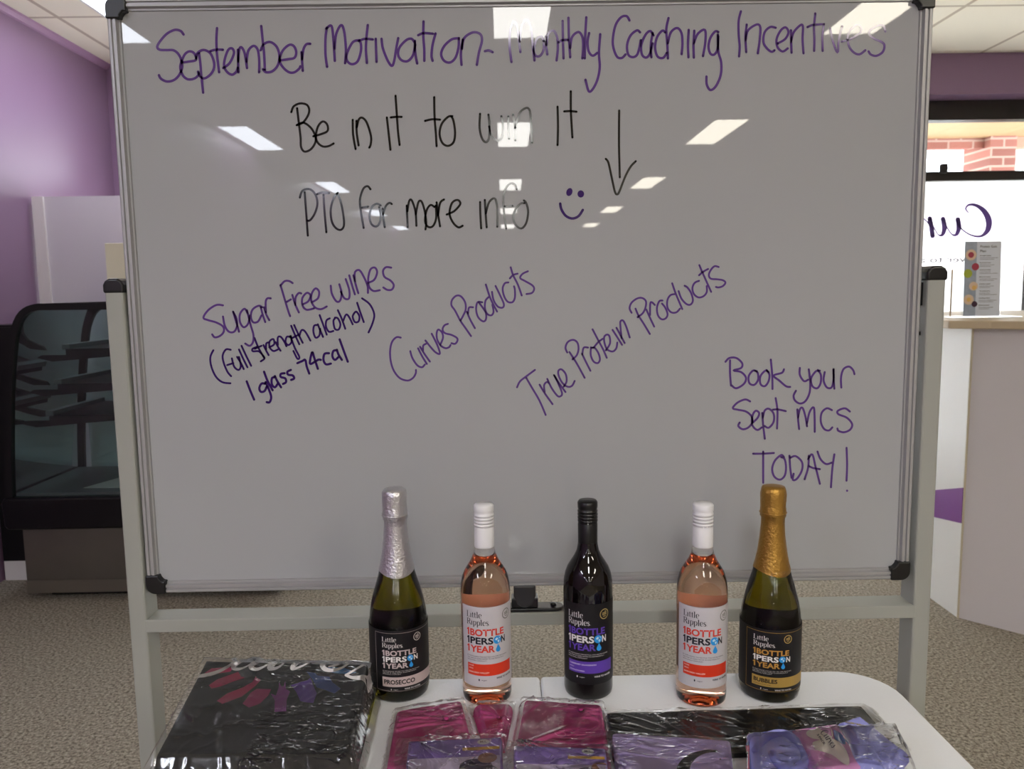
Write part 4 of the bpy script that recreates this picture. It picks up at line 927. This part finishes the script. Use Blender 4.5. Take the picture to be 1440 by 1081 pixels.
# rolled toe of the left sock: raised rounded ridge curling round
rid = [(1062, 1052), (1080, 1036), (1106, 1034), (1126, 1048), (1132, 1068), (1118, 1082), (1096, 1078), (1086, 1062)]
mb = MB()
pts = [sA.at(at(x, y, 2, .80).x, at(x, y, 2, .80).y, .001) for x, y in rid]
sm = spline([(p[0], p[1]) for p in pts], 1)
mb.tube([sA.at(a, b, .0012) for a, b, _ in sm], .0055, 12); mb.build('cuff', M_SL, oA, smooth=True)
mb = MB(); pw = at(1190, 1016, 2, .80)
put_text(mb, 'curves', pw.x, pw.y, .026, .008, lambda x, y: sB.at(pw.x + (x - pw.x) * .8 , pw.y - (x - pw.x) * .55 + (y - pw.y), .001), .02)
mb.build('lettering', pm('mustard_knit', (176, 160, 80), .8), oB, fix=False)
bc = px4([(1110, 1022), (1180, 1012), (1226, 1084), (1148, 1092)], .806)
sD = Slab(bc, .785, .806, .010, .0004, 10, 46); band = sD.build('paper_band', pm('band_pink', (214, 146, 204), .5, var=(16, .35)), t)
def bd(u, v, lift=.0006): p = quad(sD.c, u, v); return sD.at(p.x, p.y, lift)
def bp_(x, y, lift=.0006):
    p = at(1030 + x / 4.966, 980 + y / 4.966, 2, .806); return sD.at(p.x, p.y, lift)
wing1 = [(612, 300), (560, 292), (520, 268), (518, 245), (545, 228), (580, 222), (592, 185), (610, 166), (650, 182), (690, 225), (702, 262), (690, 292), (650, 318)]
wing2 = [(612, 300), (690, 290), (740, 318), (785, 360), (812, 420), (816, 465), (800, 478), (760, 456), (700, 410), (640, 388), (590, 372), (566, 350), (562, 318)]
for wg in (wing1, wing2):
    sp_ = [(a, b) for a, b, _ in spline(wg + wg[:1], 1)][:-1]; mb_ = MB().add([bp_(a, b) for a, b in sp_], [tuple(range(len(sp_)))])
    mb_.build('butterfly', pm('band_cream', (246, 238, 234), .6), band, fix=False)
mb = MB()
for wg in ([(706, 228), (750, 252), (775, 275), (745, 300), (712, 290)], [(712, 296), (765, 276), (806, 300), (822, 326), (770, 332)], [(524, 206), (545, 194), (582, 196), (570, 214), (536, 220)]):
    mb.add([bp_(a, b, .0009) for a, b in wg], [tuple(range(len(wg)))])
mb.build('butterfly', pm('band_blue', (72, 110, 190), .6), band, fix=False)
mb = MB()
for a, b, k in ((.14, .90, .05), (.60, .96, .04), (.82, .92, .05), (.10, .20, .05), (.20, .06, .05), (.92, .26, .05), (.08, .40, .03), (.94, .84, .03)):
    for sgn in (-1, 1): mb.add([bd(a, b), bd(a + sgn * k, b + k * .9), bd(a + sgn * k * .9, b - k * .1), bd(a + sgn * k * .5, b - k * .7)], [(0, 1, 2, 3)])
mb.build('butterfly', pm('band_pale', (224, 190, 214), .6), band, fix=False)
mb = MB(); put_script(mb, lambda a, b: bp_(612 + a * 26 + b * 42, 252 + a * 34 - b * 26, .0012))
put_text(mb, '3 PACK', 0, 0, 1, .2, lambda x, y: bp_(588 + x * 52 + y * 64, 268 + x * 74 - y * 44, .0012), .03)
mb.build('lettering', pm('band_ink', (58, 44, 84), .6), band, fix=False)
hull = Slab(px4([(1052, 1022), (1256, 1008), (1290, 1080), (1052, 1110)], .808), .7545, .808, .024, .001, 12, 47)
bag(t, hull, (.002, .02, .01, .022), 47, crease=.004, lift=.003)

# ------------------------------------------------------------------ display fridge on the left
FX0, FX1, FY0, FY1 = -2.27, -1.03, 3.60, 4.22
fg = thing('display_fridge', 'black curved-glass display fridge with a stainless steel base behind the whiteboard', 'display fridge', (-1.65, 3.9, 0))
MB().box((FX0 + .05, FY0 - .02, .035), (FX1, FY1, .338)).build('base', M_STEEL, fg, bevel=.004)
MB().box((FX0 + .05, FY0 - .024, .035), (FX1, FY0 - .02, .095)).build('kick_plate', pm('kick_steel', (128, 122, 114), .4, .7), fg)
MB().box((FX0 + .12, FY0 + .05, 0), (FX1 - .05, FY1 - .05, .035)).build('plinth', M_BLK, fg)
bp = [(FX0 - .02, .36), (FX0 - .005, .338), (FX1, .338), (FX1, .488), (FX0 - .01, .488), (FX0 - .025, .47)]
MB().prism(bp, lambda p: (p[0], FY0 - .04, p[1]), lambda p: (p[0], FY1, p[1])).build('bumper', pm('black_band', (12, 12, 16), .3), fg, bevel=.012, seg=3)
curve = [(-2.275, .488), (-2.262, .70), (-2.238, .95), (-2.205, 1.17), (-2.182, 1.26), (-2.150, 1.32), (-2.105, 1.352), (-2.05, 1.364)]
curve = [(a, b) for a, b, _ in spline(curve, 1)][::2]
def prof_frame(y0, y1, t, name):
    out = curve + [(FX1, 1.355)]; inn = [(x + t * math.sqrt(max(.0, 1 - q * q)), z - t * q) for x, z in curve for q in [max(0, min(1, (z - 1.1) / .264)) ** 3]] + [(FX1, 1.355 - t)]
    mb = MB(); n = len(out)
    for k in range(n - 1):
        mb.prism([out[k], out[k + 1], inn[k + 1], inn[k]], lambda p: (p[0], y0, p[1]), lambda p: (p[0], y1, p[1]))
    return mb.build(name, M_BLK, fg, weld=True)
prof_frame(FY0 - .03, FY0, .030, 'glass_frame'); prof_frame(FY1 - .02, FY1, .03, 'glass_frame')
M_FG = sheet_mat('fridge_glass', (0.86, 0.94, 0.93), 0.01, 0.02, None)
outl = [(x + .02, z) for x, z in curve] + [(FX1, 1.33), (FX1, .488)]
MB().prism(outl, lambda p: (p[0], FY0 - .018, p[1]), lambda p: (p[0], FY0 - .014, p[1])).build('end_glass', M_FG, fg)
mb = MB(); n = len(curve)
mb.add([(x + .012, FY0, z) for x, z in curve] + [(x + .012, FY1 - .02, z) for x, z in curve], [(i, i + 1, n + i + 1, n + i) for i in range(n - 1)])
mb.build('curved_glass', M_FG, fg, smooth=True)
MB().box((-2.05, FY0, 1.335), (FX1, FY1, 1.356)).build('top_glass', M_FG, fg)
MB().box((FX1 - .03, FY0, .488), (FX1, FY1, 1.335)).build('door', M_FG, fg)
MB().box((FX0 + .06, FY1 - .012, .488), (FX1 - .03, FY1 - .008, 1.335)).build('back_glass', M_FG, fg)
MB().box((FX0 + .02, FY0, .488), (FX1 - .03, FY1 - .06, .50)).build('deck', pm('fridge_deck', (110, 116, 116), .35, .4), fg)
for z, x0 in ((1.125, -2.0), (.965, -2.05), (.82, -2.1)):
    s_ = MB().box((x0, FY0 + .06, z), (FX1 - .03, FY1 - .08, z + .03)).build('shelf', pm('shelf_black', (16, 16, 18), .4), fg)
    MB().box((x0 - .015, FY0 + .06, z + .026), (x0 + .02, FY1 - .08, z + .05)).build('price_rail', pm('price_rail', (96, 104, 106), .3), s_)
    for y in (FY0 + .09, FY0 + .34):
        MB().prism([(x0 - .15, z - .012), (x0 - .08, z - .030), (x0 + .28, z - .004), (x0 + .28, z), (x0 - .13, z)], lambda p: (p[0], y, p[1]), lambda p: (p[0], y + .02, p[1])).build('shelf_bracket', pm('shelf_black', (16, 16, 18), .4), s_)
for x in (-1.56, -1.42): MB().box((x, FY1 - .10, .50), (x + .035, FY1 - .065, 1.33)).build('shelf_upright', pm('upright_pale', (176, 182, 182), .35), fg)
ps = MB().add([(-1.98, 3.68, .5025), (-1.62, 3.66, .5025), (-1.58, 3.98, .5035), (-1.86, 4.0, .5035), (-1.98, 3.68, .5015), (-1.62, 3.66, .5015), (-1.58, 3.98, .5025), (-1.86, 4.0, .5025)],
              [(0, 1, 2, 3), (7, 6, 5, 4), (0, 4, 5, 1), (1, 5, 6, 2), (2, 6, 7, 3), (3, 7, 4, 0)]).build('paper_sheet', pm('paper', (232, 232, 230), .7), fix=False)
tag(ps, 'white paper sheet lying on the floor of the display fridge', 'paper')
# narrow black-fronted cabinet left of it
t = thing('cabinet', 'narrow black cabinet with a white plinth squeezed left of the display fridge', 'cabinet', (-2.42, 4.0, 0))
MB().box((-2.49, 3.86, .10), (-2.335, 4.3, 1.26)).build('body', M_BLK, t)
MB().box((-2.49, 3.85, .0), (-2.335, 4.3, .10)).build('plinth', M_WHITE, t)
MB().box((-2.335, 3.83, .0), (-2.315, 4.3, .36)).build('side_panel', M_WHITE, t)
MB().box((-2.488, 3.845, .10), (-2.35, 3.86, 1.25)).build('door', M_BLK, t)
t = thing('partition_screen', 'white partition panel standing against the purple wall above the display fridge', 'partition', (-1.6, 4.36, 0))
MB().box((-2.42, 4.34, 0), (-.9, 4.37, 1.917)).build('panel', pm('partition_white', (214, 206, 216), .55), t)
MB().box((-2.478, 4.325, 0), (-2.42, 4.385, 1.917)).build('edge_trim', pm('edge_trim', (232, 224, 226), .4), t)
t = MB().box((-1.93, 3.95, 1.3565), (-1.55, 4.18, 1.645)).build('carton', pm('cream_card', (238, 230, 206), .7), bevel=.003)
tag(t, 'cream carton standing on the display fridge, mostly hidden by the whiteboard', 'box')

# ------------------------------------------------------------------ reception counter on the right
rc = thing('reception_counter', 'white reception counter with a purple stripe and a timber-edged top', 'counter', (2.4, 3.4, 0))
cx, cy = 1.879, 3.19
plan = [(cx, cy), (cx + .75, cy - .80), (cx + 1.3, cy - .80), (cx + 1.3, cy + .95), (cx, cy + .95)]
zt = 1.21
MB().prism(plan, lambda p: (p[0], p[1], 0), lambda p: (p[0], p[1], zt)).build('counter_body', M_WHITE, rc)
MB().box((cx - .003, cy + .006, 0), (cx, cy + .95, zt - .002)).build('side_panel', pm('side_white', (240, 240, 236), .3), rc)
pr = [(cy + .004, .405), (cy + .004, .555), (cy + .26, .478), (cy + .6, .43), (cy + .95, .42), (cy + .95, .35), (cy + .6, .352), (cy + .26, .364)]
MB().prism(pr, lambda p: (cx - .0055, p[0], p[1]), lambda p: (cx - .003, p[0], p[1])).build('stripe', pm('stripe_purple', (128, 62, 148), .4), rc)
MB().tube([(cx - .002, cy - .002, 0), (cx - .002, cy - .002, zt)], .004, 8).build('corner_trim', pm('corner_trim', (206, 196, 172), .4), rc)
off = [(cx - .11, cy - .02), (cx + .02, cy - .085), (cx + .79, cy - .90), (cx + 1.34, cy - .90), (cx + 1.34, cy + 1.0), (cx - .11, cy + 1.0)]
MB().prism(off, lambda p: (p[0], p[1], zt), lambda p: (p[0], p[1], zt + .032)).build('countertop', pm('pale_timber_edge', (206, 188, 158), .4, var=(8, .12)), rc, bevel=.004)
# leaflet in its clear stand
ZT = zt + .0325
q = [at(1361, 338, 1, 3.42), at(1412, 337, 1, 3.42), at(1402, 446, 1, 3.42), at(1350, 447, 1, 3.42)]
lx0 = (q[3].x + q[0].x) / 2 + .004; lx1 = (q[2].x + q[1].x) / 2 + .004; lh = 1.566 - ZT - .006
lw = lx1 - lx0
hd = thing('leaflet_holder', 'clear acrylic leaflet stand on the reception counter', 'holder', ((lx0 + lx1) / 2, 3.42, ZT))
M_ACR = sheet_mat('acrylic', (0.97, 0.98, 0.98), 0.02, 0.03, None)
def lean(u, v, d=0.0): return (lx0 + u * lw + v * .022, 3.42 + v * .05 + d, ZT + .006 + v * lh)
MB().prism([(-.04, 0), (1.04, 0), (1.04, 1.0), (-.04, 1.0)], lambda p: lean(*p, .004), lambda p: lean(*p, .0065)).build('back_plate', M_ACR, hd)
MB().box((lx0 - .06, 3.36, ZT), (lx1 + .06, 3.50, ZT + .005)).build('base', M_ACR, hd)
MB().prism([(0, 0), (.006, 0), (.006, .2), (0, .2)], lambda p: (lx0 - .035 + p[0], 3.46, ZT + .005 + p[1]), lambda p: (lx0 - .035 + p[0], 3.463, ZT + .005 + p[1])).build('side_edge', pm('tan_edge', (150, 126, 84), .5), hd)
lf = thing('leaflet', 'printed leaflet with fruit pictures and a list of text on the reception counter', 'leaflet', ((lx0 + lx1) / 2, 3.42, ZT))
sheet = MB().prism([(0, 0), (1, 0), (1, 1), (0, 1)], lambda p: lean(*p, 0), lambda p: lean(*p, .001)).build('sheet', pm('leaflet_paper', (226, 233, 246), .5), lf)
MB().rect(.0, .0, .33, 1, lambda u, v: lean(u, v, -.0004)).build('picture', pm('leaflet_blue', (172, 184, 202), .5, var=(40, .2)), sheet, fix=False)
for rgb, spots in (((232, 206, 180), [(.17, .82, .15), (.26, .40, .12), (.14, .22, .14)]), ((176, 190, 70), [(.10, .57, .12)]), ((176, 70, 90), [(.30, .66, .10), (.17, .82, .08)]), ((80, 52, 74), [(.30, .16, .08)]), ((240, 200, 120), [(.28, .38, .06), (.14, .22, .06)])):
    for u, v, r_ in spots:
        MB().disc(u, v, r_, r_ * lw / lh, lambda a, b: lean(a, b, -.0008 if r_ > .09 else -.0012)).build('fruit_picture', pm('fruit_%d_%d_%d' % rgb, rgb, .5), sheet, fix=False)
mb = MB()
put_text(mb, 'Protein Gain', .42, .915, .46, .035, lambda a, b: lean(a, b, -.0006), .01); put_text(mb, 'Plan', .42, .855, .16, .035, lambda a, b: lean(a, b, -.0006), .01)
for k in range(8):
    z = .80 - k * .095
    put_text(mb, ('Protein shake', 'Fruit and nuts', 'Green smoothie', 'Eggs on toast', 'Chicken salad', 'Yoghurt', 'Grilled fish', 'Dinner')[k], .42, z, .3, .017, lambda a, b: lean(a, b, -.0006), .02)
    for j in range(2): mb.rect(.42, z - .024 - j * .02, .92 - .1 * ((k + j) % 3), z - .020 - j * .02, lambda a, b: lean(a, b, -.0006))
mb.build('lettering', pm('leaflet_ink', (70, 72, 80), .6), sheet, fix=False)
